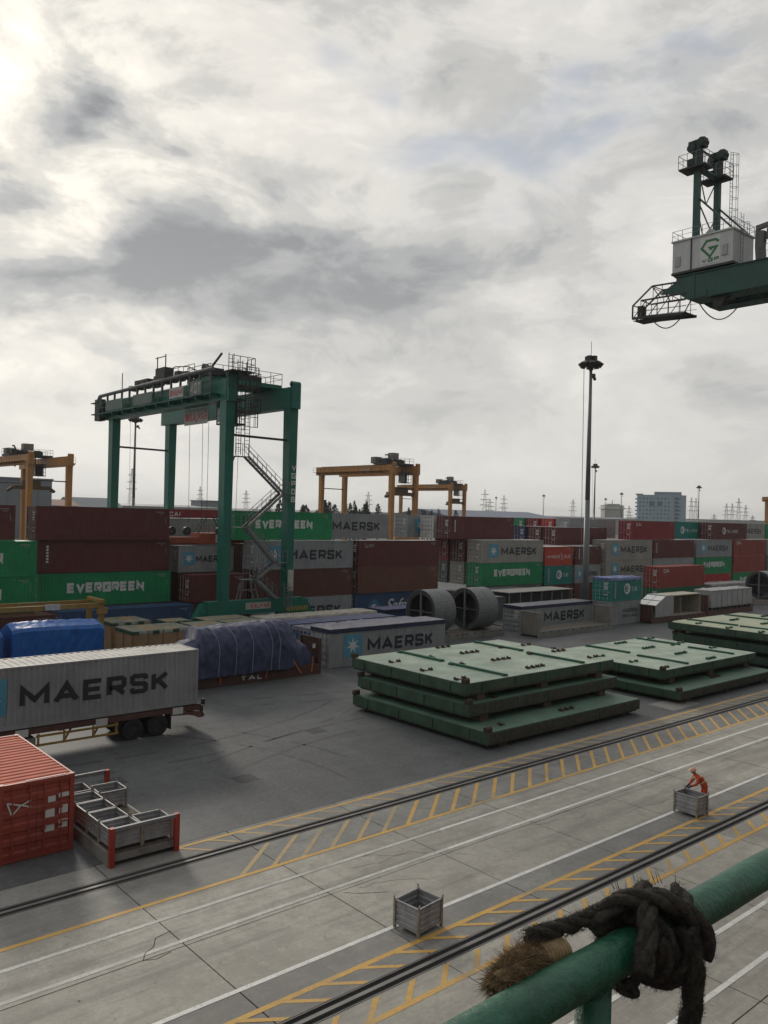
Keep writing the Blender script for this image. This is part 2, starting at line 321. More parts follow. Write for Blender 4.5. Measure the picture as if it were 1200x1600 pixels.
# ------------------------------------------------------------------ ground, quay apron, rails, markings
def ground_mat(name, col, kind):
    m = bpy.data.materials.new(name); m.use_nodes = True; nt = m.node_tree; N = nt.nodes; L = nt.links; b = N['Principled BSDF']
    g = N.new('ShaderNodeNewGeometry'); oi = N.new('ShaderNodeObjectInfo')
    def nz(sc, det=5, ro=0.6, st=None, dist=0.0):
        n = N.new('ShaderNodeTexNoise'); n.inputs['Scale'].default_value = sc; n.inputs['Detail'].default_value = det; n.inputs['Roughness'].default_value = ro; n.inputs['Distortion'].default_value = dist
        mp = N.new('ShaderNodeMapping'); mp.inputs['Scale'].default_value = st or (1, 1, 1); L.new(g.outputs['Position'], mp.inputs[0]); L.new(mp.outputs[0], n.inputs['Vector']); return n.outputs[0]
    def mr(x, a, c, lo=0.0, hi=1.0):
        n = N.new('ShaderNodeMapRange'); L.new(x, n.inputs[0])
        for i, v in zip((1, 2, 3, 4), (a, c, lo, hi)): n.inputs[i].default_value = v
        return n.outputs[0]
    def mx(f, a, c, mode='MIX'):
        n = N.new('ShaderNodeMix'); n.data_type = 'RGBA'; n.blend_type = mode
        if isinstance(f, float): n.inputs[0].default_value = f
        else: L.new(f, n.inputs[0])
        for s, v in ((n.inputs[6], a), (n.inputs[7], c)):
            if isinstance(v, tuple): s.default_value = (*v, 1)
            else: L.new(v, s)
        return n.outputs[2]
    k = lambda f: tuple(x*f for x in col)
    if kind == 'concrete':
        c = mx(mr(nz(0.22, 6, 0.65), 0.32, 0.68), k(0.70), k(1.15))
        c = mx(mr(nz(0.8, 7, 0.72, None, 0.6), 0.36, 0.66), c, k(0.60), 'MIX') if False else c
        for sc, lo, hi, f, amt in ((0.75, 0.44, 0.66, 0.58, 0.65), (2.6, 0.46, 0.68, 0.60, 0.55), (9.0, 0.50, 0.70, 0.52, 0.60), (42, 0.52, 0.70, 0.45, 0.55)):
            c = mx(mr(nz(sc, 6, 0.7, None, 0.4), lo, hi, 0, amt), c, k(f))
        c = mx(mr(nz(3.3, 6, 0.72, (1, 1, 1)), 0.56, 0.74, 0, 0.5), c, k(1.35))                          # pale scuffs
        c = mx(mr(nz(0.55, 5, 0.66, (0.12, 1.9, 1)), 0.50, 0.68, 0, 0.55), c, (0.115, 0.115, 0.112))    # tyre film along the quay
        c = mx(mr(nz(0.9, 5, 0.7, None, 1.5), 0.66, 0.72, 0, 0.55), c, (0.09, 0.088, 0.084))            # oil blots
        c = mx(mr(nz(5.2, 2, 0.5), 0.745, 0.77, 0, 0.95), c, (0.015, 0.015, 0.015))                     # small spots
        c = mx(mr(oi.outputs['Random'], 0, 1, 0.0, 0.22), c, k(0.62))
        b.inputs['Roughness'].default_value = 0.75
    elif kind == 'asphalt':
        c = mx(mr(nz(0.11, 7, 0.66), 0.32, 0.68), k(0.60), k(1.25))
        c = mx(mr(nz(0.5, 6, 0.7, (0.15, 1.1, 1)), 0.45, 0.75, 0, 0.55), c, k(1.8))
        c = mx(mr(nz(0.35, 6, 0.7, (1.3, 0.3, 1), 1.0), 0.52, 0.70, 0, 0.6), c, k(0.40))
        for sc, lo, hi, f, amt in ((1.3, 0.46, 0.66, 0.55, 0.6), (5.0, 0.48, 0.70, 1.9, 0.5), (17, 0.52, 0.72, 2.3, 0.5), (34, 0.50, 0.68, 0.35, 0.6)):
            c = mx(mr(nz(sc, 6, 0.7), lo, hi, 0, amt), c, k(f))
        b.inputs['Roughness'].default_value = 0.62
    else:
        c = mx(mr(nz(0.01, 6, 0.6), 0.3, 0.7), k(0.7), k(1.3)); b.inputs['Roughness'].default_value = 0.9
    L.new(c, b.inputs['Base Color'])
    bn = N.new('ShaderNodeBump'); bn.inputs['Strength'].default_value = 0.25; bn.inputs['Distance'].default_value = 0.02
    L.new(nz(9, 6, 0.7), bn.inputs['Height']); L.new(bn.outputs[0], b.inputs['Normal'])
    return m
CONC = ground_mat('apron concrete', (0.47, 0.45, 0.395), 'concrete'); CONC2 = ground_mat('rail strip concrete', (0.30, 0.295, 0.275), 'concrete')
ASPH = ground_mat('yard asphalt', (0.082, 0.087, 0.092), 'asphalt')
LAND = ground_mat('far land', (0.10, 0.105, 0.09), 'land')
JOINT = mat('joint filler', (0.02, 0.02, 0.02), rough=0.9)

def paint_worn(name, col, wear):
    m = mat(name, col, rough=0.7, var=0.12, scale=2); nt = m.node_tree; N = nt.nodes; L = nt.links; b = N['Principled BSDF']
    src = b.inputs['Base Color'].links[0].from_socket; g = N.new('ShaderNodeNewGeometry')
    f = None
    for sc, a, c in ((0.45, 0.62-wear*0.3, 0.80-wear*0.2), (11, 0.58-wear*0.18, 0.70)):
        n = N.new('ShaderNodeTexNoise'); n.inputs['Scale'].default_value = sc; n.inputs['Detail'].default_value = 5; n.inputs['Roughness'].default_value = 0.7; L.new(g.outputs['Position'], n.inputs['Vector'])
        r = N.new('ShaderNodeMapRange'); L.new(n.outputs[0], r.inputs[0]); r.inputs[1].default_value = a; r.inputs[2].default_value = c; r.inputs[4].default_value = 0.8
        if f is None: f = r.outputs[0]
        else:
            mm = N.new('ShaderNodeMath'); mm.operation = 'MAXIMUM'; L.new(f, mm.inputs[0]); L.new(r.outputs[0], mm.inputs[1]); f = mm.outputs[0]
    x = N.new('ShaderNodeMix'); x.data_type = 'RGBA'; L.new(f, x.inputs[0]); L.new(src, x.inputs[6]); x.inputs[7].default_value = (0.26, 0.25, 0.225, 1)
    L.new(x.outputs[2], b.inputs['Base Color']); return m
LINEW = paint_worn('white line paint', (0.74, 0.74, 0.71), 0.2); LINEW2 = paint_worn('faded white line paint', (0.60, 0.60, 0.57), 0.5)
LINEY = paint_worn('yellow line paint', (0.62, 0.37, 0.085), 0.35); LINEY2 = paint_worn('faded yellow line paint', (0.50, 0.35, 0.15), 0.75)

b = MB(); b.add([(-2500, 4, -0.3), (5000, 4, -0.3), (5000, 5000, -0.3), (-2500, 5000, -0.3)], [(0, 1, 2, 3)]); ground = struct(b.obj('ground', LAND))
b = MB(); b.add([(-60, 26.34, 0), (420, 26.34, 0), (420, 330, 0), (-60, 330, 0), (-60, 26.34, -0.25), (420, 26.34, -0.25)], [(0, 1, 2, 3), (4, 5, 1, 0)]); yard = struct(b.obj('yard_pavement', ASPH))
b = MB(); b.add([(-2500, -900, -3), (5000, -900, -3), (5000, 4, -3), (-2500, 4, -3)], [(0, 1, 2, 3)])
struct(b.obj('harbour_water', mat('harbour water', (0.03, 0.045, 0.04), rough=0.15, bump=0.4, bscale=0.6)))
b = MB(); b.box(-40, 260, 4.0, 26.33, -0.3, -0.05); b.box(-40, 260, 3.9, 4.3, -4, -0.06); apron = struct(b.obj('quay_apron', JOINT))
FY, NY = 24.88, 15.40
rows = [(4.3, 9.1), (9.1, NY-0.26), (NY+0.26, 17.37), (17.37, 20.05), (20.05, 22.77), (22.77, FY-0.28), (FY+0.28, 26.34)]
X0, PX = 10.76-4.875*5, 4.875
for (ya, yb) in rows:
    g = 0.018
    ga, gb = (0.001 if ya in (17.37, 22.77) else g), (0.001 if yb in (17.37, 22.77) else g)
    bb = MB(); bb.box(g, PX-g, ya+ga, yb-gb, -0.06, 0.0); me = bb.mesh('slab', (CONC2 if (ya, yb) in (rows[2], rows[5], rows[6]) else CONC,))
    for k in range(34):
        o = put('slab', me, apron); o.location = (X0+k*PX, 0, rnd.uniform(-0.003, 0.003))
RAIL = mat('rail steel', (0.20, 0.195, 0.19), rough=0.6, metal=0.3, var=0.2, streak=0.4, axis='x')
for nm, y, lab in (('far', FY, 'crane rail running past the stacked green hatch covers'), ('near', NY, 'crane rail beside the worker and the steel bins')):
    t = thing('crane_rail', lab, 'rail', (0, y, 0))
    MB().box(-40, 200, -0.255, 0.255, -0.049, -0.045).obj('groove', JOINT, t)
    MB().box(-40, 200, -0.06, 0.06, -0.044, 0.004).obj('rail_head', RAIL, t)
    bb = MB(); bb.box(-40, 200, 0.225, 0.254, -0.044, 0.002); bb.box(-40, 200, -0.254, -0.225, -0.044, 0.002); bb.each('edge_angle', RAIL, t)
def line(name, y, w, m, x0=-14, x1=150): MB().add([(x0, y-w/2, 0.006), (x1, y-w/2, 0.006), (x1, y+w/2, 0.006), (x0, y+w/2, 0.006)], [(0, 1, 2, 3)]).obj(name, m, apron)
line('yellow_line', 26.02, 0.16, LINEY, 13.4, 150); line('yellow_line', 22.77, 0.17, LINEY); line('yellow_line', 16.36, 0.17, LINEY); line('yellow_line', 14.38, 0.17, LINEY)
line('white_line', 21.72, 0.15, LINEW2, -14, 22); line('white_line', 21.72, 0.15, LINEW, 22, 150); line('white_line', 20.31, 0.15, LINEW2, -14, 21); line('white_line', 20.31, 0.15, LINEW, 21, 150)
line('white_line', 17.37, 0.15, LINEW); line('white_line', 11.43, 0.15, LINEW); line('white_line', 9.99, 0.15, LINEW)
def bars(ya, yb, dx, x0, n, m, w=0.2):
    b = MB(); b.add([(-w/2, 0, 0.0055), (w/2, 0, 0.0055), (dx+w/2, yb-ya, 0.0055), (dx-w/2, yb-ya, 0.0055)], [(0, 1, 2, 3)] if yb > ya else [(3, 2, 1, 0)])
    me = b.mesh('hatch_bar', ())
    for k in range(n):
        mm = m(x0+1.2*k) if callable(m) else m
        put('hatch_bar', me, apron, mm, (x0+1.2*k, ya, 0))
far = lambda x: LINEY2 if x < 21 else LINEY
bars(22.85, 24.55, 2.1, 14.2, 60, far, 0.24); bars(25.94, 25.16, 0.78, 13.6, 61, LINEY2, 0.2)
bars(16.28, 15.70, 0.85, 5.4, 24, LINEY, 0.24); bars(14.46, 15.06, 0.72, 6.5, 60, LINEY, 0.22)
bars(16.28, 15.70, 0.85, 34.2, 36, LINEY2, 0.24)
# fine cracks in the concrete (flat stains with their own shape)
def crack(pts, w=0.02):
    b = MB(); pts = [Vector((x, y, 0.0072)) for x, y in pts]
    for p, q in zip(pts, pts[1:]):
        d = (q-p).normalized(); n = Vector((-d.y, d.x, 0))*w/2; b.add([p-n, q-n, q+n, p+n], [(0, 1, 2, 3)])
    b.obj('crack', JOINT, apron)
for base in [((10.8, 21.0), (10.3, 20.9), (10.05, 20.5), (9.75, 20.35), (9.55, 20.05), (9.85, 19.9), (10.3, 20.0)), ((16.0, 19.9), (16.35, 19.55), (16.7, 19.35), (17.1, 19.1))]: crack(base)
for k in range(9):
    x, y = rnd.uniform(8, 40), rnd.uniform(17.6, 22.4); pts = [(x, y)]
    for i in range(7): x += rnd.uniform(0.1, 0.5); y += rnd.uniform(-0.28, 0.12); pts.append((x, y))
    crack(pts, 0.012)
TYRE = mat('tyre mark', (0.040, 0.040, 0.042), rough=0.6, var=0.3, scale=3); n_ = TYRE.node_tree
def arc_mark(cx, cy, R, a0, a1, w=0.22, n=40, m=None):
    b = MB(); vs = []
    for k in range(n+1):
        a = a0+(a1-a0)*k/n; ww = w*(0.55+0.6*abs(noise.noise((k*0.35, cx, R))))
        vs += [(cx+(R-ww/2)*math.cos(a), cy+(R-ww/2)*math.sin(a), 0.0045), (cx+(R+ww/2)*math.cos(a), cy+(R+ww/2)*math.sin(a), 0.0045)]
    for k in range(n):
        if noise.noise((k*0.22, cy, R*3)) > -0.12: b.add([vs[2*k], vs[2*k+1], vs[2*k+3], vs[2*k+2]], [(0, 1, 2, 3)])
    if b.v: b.obj('tyre_mark', m or TYRE, yard)
for cx, cy, R, a0, a1 in ((18, 62, 27, -1.9, -1.0), (18, 62, 25.1, -1.9, -1.0), (30, 10, 24.5, 1.1, 2.0), (30, 10, 26.3, 1.15, 2.0), (8, 30, 15, -0.1, 0.75), (8, 30, 16.9, -0.1, 0.7), (40, 80, 38, -1.9, -1.35), (40, 80, 39.8, -1.9, -1.4)): arc_mark(cx, cy, R, a0, a1)
PLATE = mat('patch concrete', (0.20, 0.20, 0.19), rough=0.8)
b = MB(); b.add([(47.2, 26.7, 0.005), (50.6, 26.7, 0.005), (50.4, 28.6, 0.005), (47.4, 28.6, 0.005)], [(0, 1, 2, 3)]); b.obj('pavement_patch', PLATE, yard)
GRATE = mat('drain grate', (0.03, 0.03, 0.03), rough=0.7)
for gx, gy in ((19.3, 30.6), (26.5, 35.2), (14.6, 33.5)):
    for k in range(5): MB().box(gx-0.5, gx+0.5, gy+k*0.2, gy+k*0.2+0.09, 0.001, 0.006).obj('drain_bar', GRATE, yard)
# ship under the camera
SHIP = mat('ship deck paint', (0.10, 0.045, 0.035), rough=0.7)
b = MB(); b.box(-60, 90, -14, 0.98, 9.6, 9.75); b.box(-60, 90, 0.86, 0.98, -3.5, 9.6); struct(b.obj('ship_deck', SHIP))

# ------------------------------------------------------------------ containers
SZ = {'40H': (12.192, 2.438, 2.896), '40S': (12.192, 2.438, 2.591), '20S': (6.058, 2.438, 2.591), '20H': (6.058, 2.438, 2.896)}
CM = {}
def corrugated(b, u0, u1, v0, v1, place, pitch=0.278, depth=0.036):
    n = max(1, round((u1-u0)/pitch)); p = (u1-u0)/n; us = []
    for k in range(n):
        a = u0+k*p; us += [(a, 0), (a+p*0.26, 0), (a+p*0.40, depth), (a+p*0.74, depth), (a+p*0.88, 0)]
    us.append((u1, 0)); vs = []
    for u, d in us: vs += [place(u, v0, d), place(u, v1, d)]
    b.add(vs, [(2*i, 2*i+2, 2*i+3, 2*i+1) for i in range(len(us)-1)])
def cmeshes(sz):
    if sz in CM: return CM[sz]
    L, Wd, Hh = SZ[sz]; x, y = L/2, Wd/2; D = {}
    b = MB(); p = 0.15
    for sx in (-1, 1):
        for sy in (-1, 1):
            b.box(min(sx*x, sx*(x-p)), max(sx*x, sx*(x-p)), min(sy*y, sy*(y-p)), max(sy*y, sy*(y-p)), 0.12, Hh-0.12)
            for z in (0, Hh-0.12):
                b.box(min(sx*(x+0.004), sx*(x-0.18)), max(sx*(x+0.004), sx*(x-0.18)), min(sy*(y+0.004), sy*(y-0.165)), max(sy*(y+0.004), sy*(y-0.165)), z, z+0.12)
    for sy in (-1, 1):
        b.box(-x+0.18, x-0.18, min(sy*y, sy*(y-0.06)), max(sy*y, sy*(y-0.06)), 0.02, 0.17); b.box(-x+0.18, x-0.18, min(sy*y, sy*(y-0.06)), max(sy*y, sy*(y-0.06)), Hh-0.10, Hh-0.01)
    for sx in (-1, 1):
        b.box(min(sx*x, sx*(x-0.08)), max(sx*x, sx*(x-0.08)), -y+0.165, y-0.165, 0.02, 0.15); b.box(min(sx*x, sx*(x-0.08)), max(sx*x, sx*(x-0.08)), -y+0.165, y-0.165, Hh-0.13, Hh-0.01)
    b.box(-x+0.1, x-0.1, -y+0.07, y-0.07, 0.1, 0.13)
    D['frame'] = b.mesh('frame')
    b = MB(); corrugated(b, -x+p, x-p, 0.17, Hh-0.10, lambda u, v, d: (u, -y+0.014+d, v)); D['side'] = b.mesh('side_panel')
    b = MB(); corrugated(b, -y+p, y-p, 0.15, Hh-0.13, lambda u, v, d: (x-0.014-d, u, v), 0.25); D['end'] = b.mesh('end_panel')
    b = MB(); corrugated(b, -x+0.1, x-0.1, -y+0.06, y-0.06, lambda u, v, d: (u, v, Hh-0.018-d*0.7), 0.35, 0.04); D['roof'] = b.mesh('roof_panel')
    b = MB(); w = y-p-0.012; hz0, hz1 = 0.16, Hh-0.14                                   # left-hand leaf, hinge at +y
    corrugated(b, hz0, hz1, 0.006, w, lambda u, v, d: (-x+0.03+d, v, u), (hz1-hz0)/5, 0.03); D['door'] = b.mesh('door')
    b = MB()
    for yy in (0.24, 0.78):
        b.tube((-x+0.0, yy, 0.1), (-x+0.0, yy, Hh-0.08), 0.022, 5)
        for z in (0.35, 0.9, 1.5, Hh-0.35): b.box(-x-0.012, -x+0.03, yy-0.06, yy+0.06, z, z+0.07)
        b.box(-x-0.035, -x-0.015, yy, yy+0.42, 1.02, 1.07)
    D['rod'] = b.mesh('lock_rod')
    b = MB()
    for (a, c, z, zz) in ((0.3, 0.9, Hh-0.62, Hh-0.50), (0.3, 0.75, Hh-0.80, Hh-0.70), (0.3, 0.8, Hh-1.05, Hh-0.92), (0.3, 0.8, Hh-1.25, Hh-1.12), (0.32, 0.7, 0.7, 0.8)):
        b.add([(-x+0.026, -a, z), (-x+0.026, -c, z), (-x+0.026, -c, zz), (-x+0.026, -a, zz)], [(0, 1, 2, 3)])
    D['marks'] = b.mesh('code_plate')
    b = MB()
    for (a, c, z, zz) in ((1.35, 0.5, Hh-0.36, Hh-0.27), (1.0, 0.62, Hh-0.52, Hh-0.45), (0.42, 0.36, Hh-1.3, Hh-0.8)):
        n = 7 if a-c > 0.6 else 4
        for k in range(n):
            u = x-a+(a-c)*k/n; b.add([(u, -y+0.008, z), (u+(a-c)/n*0.6, -y+0.008, z), (u+(a-c)/n*0.6, -y+0.008, zz), (u, -y+0.008, zz)], [(0, 1, 2, 3)])
    D['code'] = b.mesh('code_marks')
    CM[sz] = D; return D
FADED = mat('faded code marks', (0.34, 0.34, 0.33), rough=0.7)
def star(b, cx, cz, R, y, n=7):
    pts = []
    for k in range(2*n):
        a = math.pi/2 + math.pi*k/n; rad = R if k % 2 == 0 else R*0.36; pts.append((cx+rad*math.cos(a), cz+rad*math.sin(a)))
    vs = [(cx, y, cz)] + [(u, y, v) for u, v in pts]; b.add(vs, [(0, 1+k, 1+(k+1) % (2*n)) for k in range(2*n)])
def deco(root, sz, style):
    L, Wd, Hh = SZ[sz]; x, y = L/2, Wd/2; yf = -y+0.006
    def run(text, f0, f1, zc, h, m, t, wl=1.0, gap=0.22, dz=0.0):
        lettering(text, h, h*wl, h*t, h*gap, lambda u, v, k: (-x+f0*L+u, yf-0.002-k, zc-h/2+v+dz), None, (f1-f0)*L).obj('lettering', m, root)
    if style in ('maersk', 'maersk_nostar', 'maersk_truck'):
        f0, f1 = (0.256, 0.862) if style == 'maersk_truck' else (0.305, 0.885)
        run('MAERSK', f0, f1, Hh*0.50, 1.0 if L > 7 else 0.62, INK, 0.225, 1.0, 0.16)
        s = 0.85 if L > 7 else 0.62; cx, cz = -x+L*(0.185), Hh*0.53
        if style == 'maersk_truck': cx = -x+L*0.210-0.85
        if style != 'maersk_nostar':
            b = MB(); b.add([(cx-s, yf, cz-s), (cx+s, yf, cz-s), (cx+s, yf, cz+s), (cx-s, yf, cz+s)], [(0, 1, 2, 3)]); b.obj('emblem_panel', SKYBLUE, root)
            b = MB(); star(b, cx, cz, s*0.78, yf-0.004); b.obj('emblem_star', WHITE, root)
    elif style == 'maersk_sealand':
        run('MAERSK', 0.40, 0.90, Hh*0.58, 0.46, INK, 0.2); run('SEALAND', 0.40, 0.90, Hh*0.36, 0.36, INK, 0.2)
    elif style == 'evergreen': run('EVERGREEN', 0.205, 0.785, Hh*0.56, 0.88 if L > 7 else 0.5, WHITE, 0.29, 1.0, 0.075)
    elif style == 'cai':
        run('CAI', 0.09, 0.20, Hh*0.80, 0.5, WHITE, 0.2)
    elif style == 'hamburg': run('HAMBURG', 0.07, 0.54, Hh*0.47, 0.42, WHITE, 0.15); run('SUD', 0.70, 0.93, Hh*0.47, 0.42, WHITE, 0.15); slash(root, sz)
    elif style == 'hamburg40': run('HAMBURG', 0.30, 0.50, Hh*0.50, 0.5, WHITE, 0.15); run('SUD', 0.62, 0.72, Hh*0.50, 0.5, WHITE, 0.15); slash(root, sz, 0.56)
    elif style == 'ts':
        f = 0.30 if L > 7 else 0.50
        run('TS LINES', f+(0.08 if L > 7 else 0.17), 0.86 if L < 7 else 0.72, Hh*0.50, 0.5, WHITE, 0.17)
        b = MB(); cx, cz, R = -x+L*f+0.15, Hh*0.52, 0.62
        n = 20
        for k in range(n):
            a0, a1 = 2*math.pi*k/n, 2*math.pi*(k+1)/n
            b.add([(cx+R*math.cos(a0), yf, cz+R*math.sin(a0)), (cx+R*math.cos(a1), yf, cz+R*math.sin(a1)), (cx+R*.62*math.cos(a1)-0.08, yf, cz+R*.62*math.sin(a1)), (cx+R*.62*math.cos(a0)-0.08, yf, cz+R*.62*math.sin(a0))], [(3, 2, 1, 0)])
        lettering('D', 0.5, 0.5, 0.12, 0.1, lambda u, v, k: (cx-0.12+u, yf-0.003-k, cz-0.25+v), b).obj('lettering', WHITE, root)
        if L < 7:
            b = MB(); b.add([(-x+0.75, yf, 0.35), (-x+0.98, yf, 0.35), (-x+0.98, yf, Hh-0.35), (-x+0.75, yf, Hh-0.35)], [(0, 1, 2, 3)]); b.obj('white_strip', FADED, root)
    elif style == 'saf':
        cu = bpy.data.curves.new('saf', 'FONT'); cu.body = 'Safmarine'; cu.size = 2.0; cu.shear = 0.35; cu.offset = 0.012; cu.space_character = 0.95
        to = bpy.data.objects.new('saf', cu); COL.objects.link(to); dg = bpy.context.evaluated_depsgraph_get()
        me = bpy.data.meshes.new_from_object(to.evaluated_get(dg)); bpy.data.objects.remove(to)
        me.transform(Matrix.Translation((-x+L*0.36, yf-0.003, 0.75)) @ Matrix.Rotation(math.pi/2, 4, 'X')); me.materials.clear(); put('lettering', me, root, WHITE)
        b = MB(); MBdisc(b, -x+L*0.225, 1.35, 0.82, yf); b.obj('emblem_disc', mat('emblem blue', (0.06, 0.17, 0.30)), root)
        b = MB(); b.add([(-x+L*0.225-0.6, yf-0.004, 1.0), (-x+L*0.225-0.1, yf-0.004, 1.0), (-x+L*0.225+0.1, yf-0.004, 1.35), (-x+L*0.225+0.7, yf-0.004, 1.2), (-x+L*0.225+0.2, yf-0.004, 1.62), (-x+L*0.225-0.45, yf-0.004, 1.5)], [(0, 1, 2, 3, 4, 5)]); b.obj('emblem_shape', mat('emblem red', (0.5, 0.12, 0.10)), root)
        b = MB(); b.add([(-x+L*0.225-0.45, yf-0.006, 1.5), (-x+L*0.225-0.2, yf-0.006, 1.3), (-x+L*0.225+0.2, yf-0.006, 1.5), (-x+L*0.225+0.1, yf-0.006, 1.68)], [(0, 1, 2, 3)]); b.obj('emblem_shape', WHITE, root)
    elif style == 'florens':
        b = MB()
        for k in range(6): b.add([(-x+0.75+0.03*(k % 2), yf, Hh*0.32+k*0.26), (-x+0.98, yf, Hh*0.32+k*0.26), (-x+0.95, yf, Hh*0.32+k*0.26+0.19), (-x+0.78, yf, Hh*0.32+k*0.26+0.17)], [(0, 1, 2, 3)])
        b.obj('code_strip', WHITE, root)
    elif style == 'ul': 
        b = MB()
        for k, (u, w_, z, h) in enumerate(((0.9, 0.07, 2.15, 0.5), (0.97, 0.35, 2.15, 0.09), (1.15, 0.07, 2.15, 0.32), (1.40, 0.8, 2.42, 0.07), (1.40, 0.8, 2.30, 0.05), (1.4, 0.6, 2.18, 0.09))): b.add([(-x+u, yf-k*0.001, z), (-x+u+w_, yf-k*0.001, z), (-x+u+w_, yf-k*0.001, z+h), (-x+u, yf-k*0.001, z+h)], [(0, 1, 2, 3)])
        b.obj('code_strip', FADED, root)
def MBdisc(b, cx, cz, R, y, n=20): b.add([(cx+R*math.cos(2*math.pi*k/n), y, cz+R*math.sin(2*math.pi*k/n)) for k in range(n)], [tuple(range(n))])
def slash(root, sz, f=0.62):
    L, Wd, Hh = SZ[sz]; x, y = L/2, Wd/2; yf = -y+0.003; cx, cz = -x+f*L, Hh*0.47; b = MB()
    for q in (((-0.3, 0.5), (-0.18, 0.5), (0.28, -0.45), (0.16, -0.45)), ((0.3, 0.42), (0.36, 0.5), (-0.22, -0.4), (-0.34, -0.5))): b.add([(cx+u, yf-0.002*(q[0][0] > 0), cz+v) for u, v in q], [(3, 2, 1, 0)])
    b.obj('emblem_shape', WHITE, root)
TARPBLUE = mat('dark blue tarp', (0.075, 0.085, 0.19), rough=0.45, var=0.25, scale=2, bump=0.3, bscale=3); TARPGREY = mat('dusty tarp', (0.30, 0.29, 0.28), rough=0.7, var=0.25, scale=1.2, streak=0.4)
NAVYSK = mat('navy tarp skirt', (0.022, 0.028, 0.075), rough=0.5, var=0.2)
def tarp_sheet(L, Wd, Hh, seed, sag=0.10, skirt=0.28, lump=0.06):
    b = MB(); nx, ny = 34, 8; x, y = L/2+0.015, Wd/2+0.015; vs = []
    for j in range(ny+3):
        for i in range(nx+1):
            u = -x+2*x*i/nx
            if j == 0: p = (u, -y-0.006, Hh-skirt+0.04*noise.noise((u*1.1, seed, 0)))
            elif j == ny+2: p = (u, y+0.006, Hh-skirt+0.04*noise.noise((u*1.1, seed, 5)))
            else:
                v = -y+2*y*(j-1)/ny; e = min(1, min(v+y, y-v)/0.4)*min(1, min(u+x, x-u)/0.4)
                p = (u, v, Hh+0.02+e*(-sag*(0.5+0.5*math.cos(u*2*math.pi/1.5)) + lump*2.2*noise.noise((u*0.9, v*1.3, seed)) + lump*noise.noise((u*2.5, v*2.9, seed+3))))
            vs.append(p)
    n = nx+1
    b.add(vs, [(j*n+i, j*n+i+1, (j+1)*n+i+1, (j+1)*n+i) for j in range(ny+2) for i in range(nx)])
    lo = len(b.v)
    for sx in (-1, 1):
        b.add([(sx*(x+0.004), -y, Hh-skirt), (sx*(x+0.004), y, Hh-skirt), (sx*(x+0.004), y, Hh+0.02), (sx*(x+0.004), -y, Hh+0.02)], [(0, 1, 2, 3)])
    return b
def container(label, sz, col, X, Y, z=0.0, style=None, group=None, rotz=0.0, tarp=None, roof=None, marks=True, centre=None, doors='rods', lump=0.06, lab=None):
    L, Wd, Hh = SZ[sz]; D = cmeshes(sz); m = P[col] if isinstance(col, str) else col
    loc = centre if centre else (X+L/2, Y+Wd/2, z)
    t = thing('shipping_container', label, 'container', loc, rotz, group)
    put('frame', D['frame'], t, m); put('side_panel', D['side'], t, m); put('side_panel', D['side'], t, m, None, (0, 0, math.pi)); put('end_panel', D['end'], t, m)
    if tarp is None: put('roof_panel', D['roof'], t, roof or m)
    else:
        o = tarp_sheet(L, Wd, Hh, X*0.37+Y, lump=lump).obj('tarpaulin', tarp, t, smooth=True)
        if lump < 0.05:
            sk = MB(); nn = 24
            for i in range(nn):
                u0_, u1_ = -L/2-0.02+(L+0.04)*i/nn, -L/2-0.02+(L+0.04)*(i+1)/nn; f_ = lambda u: Hh-0.31+0.035*noise.noise((u*1.3, Y, 2.0))
                sk.add([(u0_, -Wd/2-0.03, f_(u0_)), (u1_, -Wd/2-0.03, f_(u1_)), (u1_, -Wd/2-0.024, Hh+0.0), (u0_, -Wd/2-0.024, Hh+0.0)], [(0, 1, 2, 3)])
            sk.add([(-L/2-0.03, -Wd/2-0.02, Hh-0.3), (-L/2-0.03, -Wd/2-0.02, Hh), (-L/2-0.03, Wd/2, Hh), (-L/2-0.03, Wd/2, Hh-0.3)], [(0, 1, 2, 3)]); sk.obj('tarp_skirt', NAVYSK, t)
    for s in (1, -1):
        d = put('door', D['door'], t, m); d.scale = (1, s, 1)
        put('lock_rod', D['rod'], d, ROD if doors == 'rods' else m)
    if marks:
        for q in (put('code_plate', D['marks'], t, WHITE if doors == 'rods' else FADED), put('code_marks', D['code'], t, FADED)): q['kind'] = 'stuff'
    if style: deco(t, sz, style)
    return t
# --- left stack
C = container
T1, T2, T3 = 2.9, 5.8, 8.7
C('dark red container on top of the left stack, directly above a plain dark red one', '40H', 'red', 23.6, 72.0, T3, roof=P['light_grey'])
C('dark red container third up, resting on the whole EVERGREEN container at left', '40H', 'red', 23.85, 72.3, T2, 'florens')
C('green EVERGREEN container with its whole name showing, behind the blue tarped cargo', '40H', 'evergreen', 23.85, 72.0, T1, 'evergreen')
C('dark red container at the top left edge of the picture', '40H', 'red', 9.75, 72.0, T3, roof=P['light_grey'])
C('green container cut by the left edge, upper of the two green ones', '40H', 'evergreen', 10.9, 70.0, T2, 'evergreen')
C('green container cut by the left edge, lower of the two green ones', '40H', 'evergreen', 10.85, 70.0, T1, 'evergreen')
C('brown container at the foot of the left stack, almost hidden under the EVERGREEN one', '40H', 'brown', 24.4, 72.05, 0)
C('brown container at the foot of the left edge stack, almost hidden', '40H', 'brown', 10.85, 70.05, 0)
C('blue container on the ground below the whole EVERGREEN container', '40H', 'blue', 24.65, 68.9, 0)
C('dark red container on the ground behind the yellow lifting frame', '40H', 'brown', 11.7, 67.5, 0)
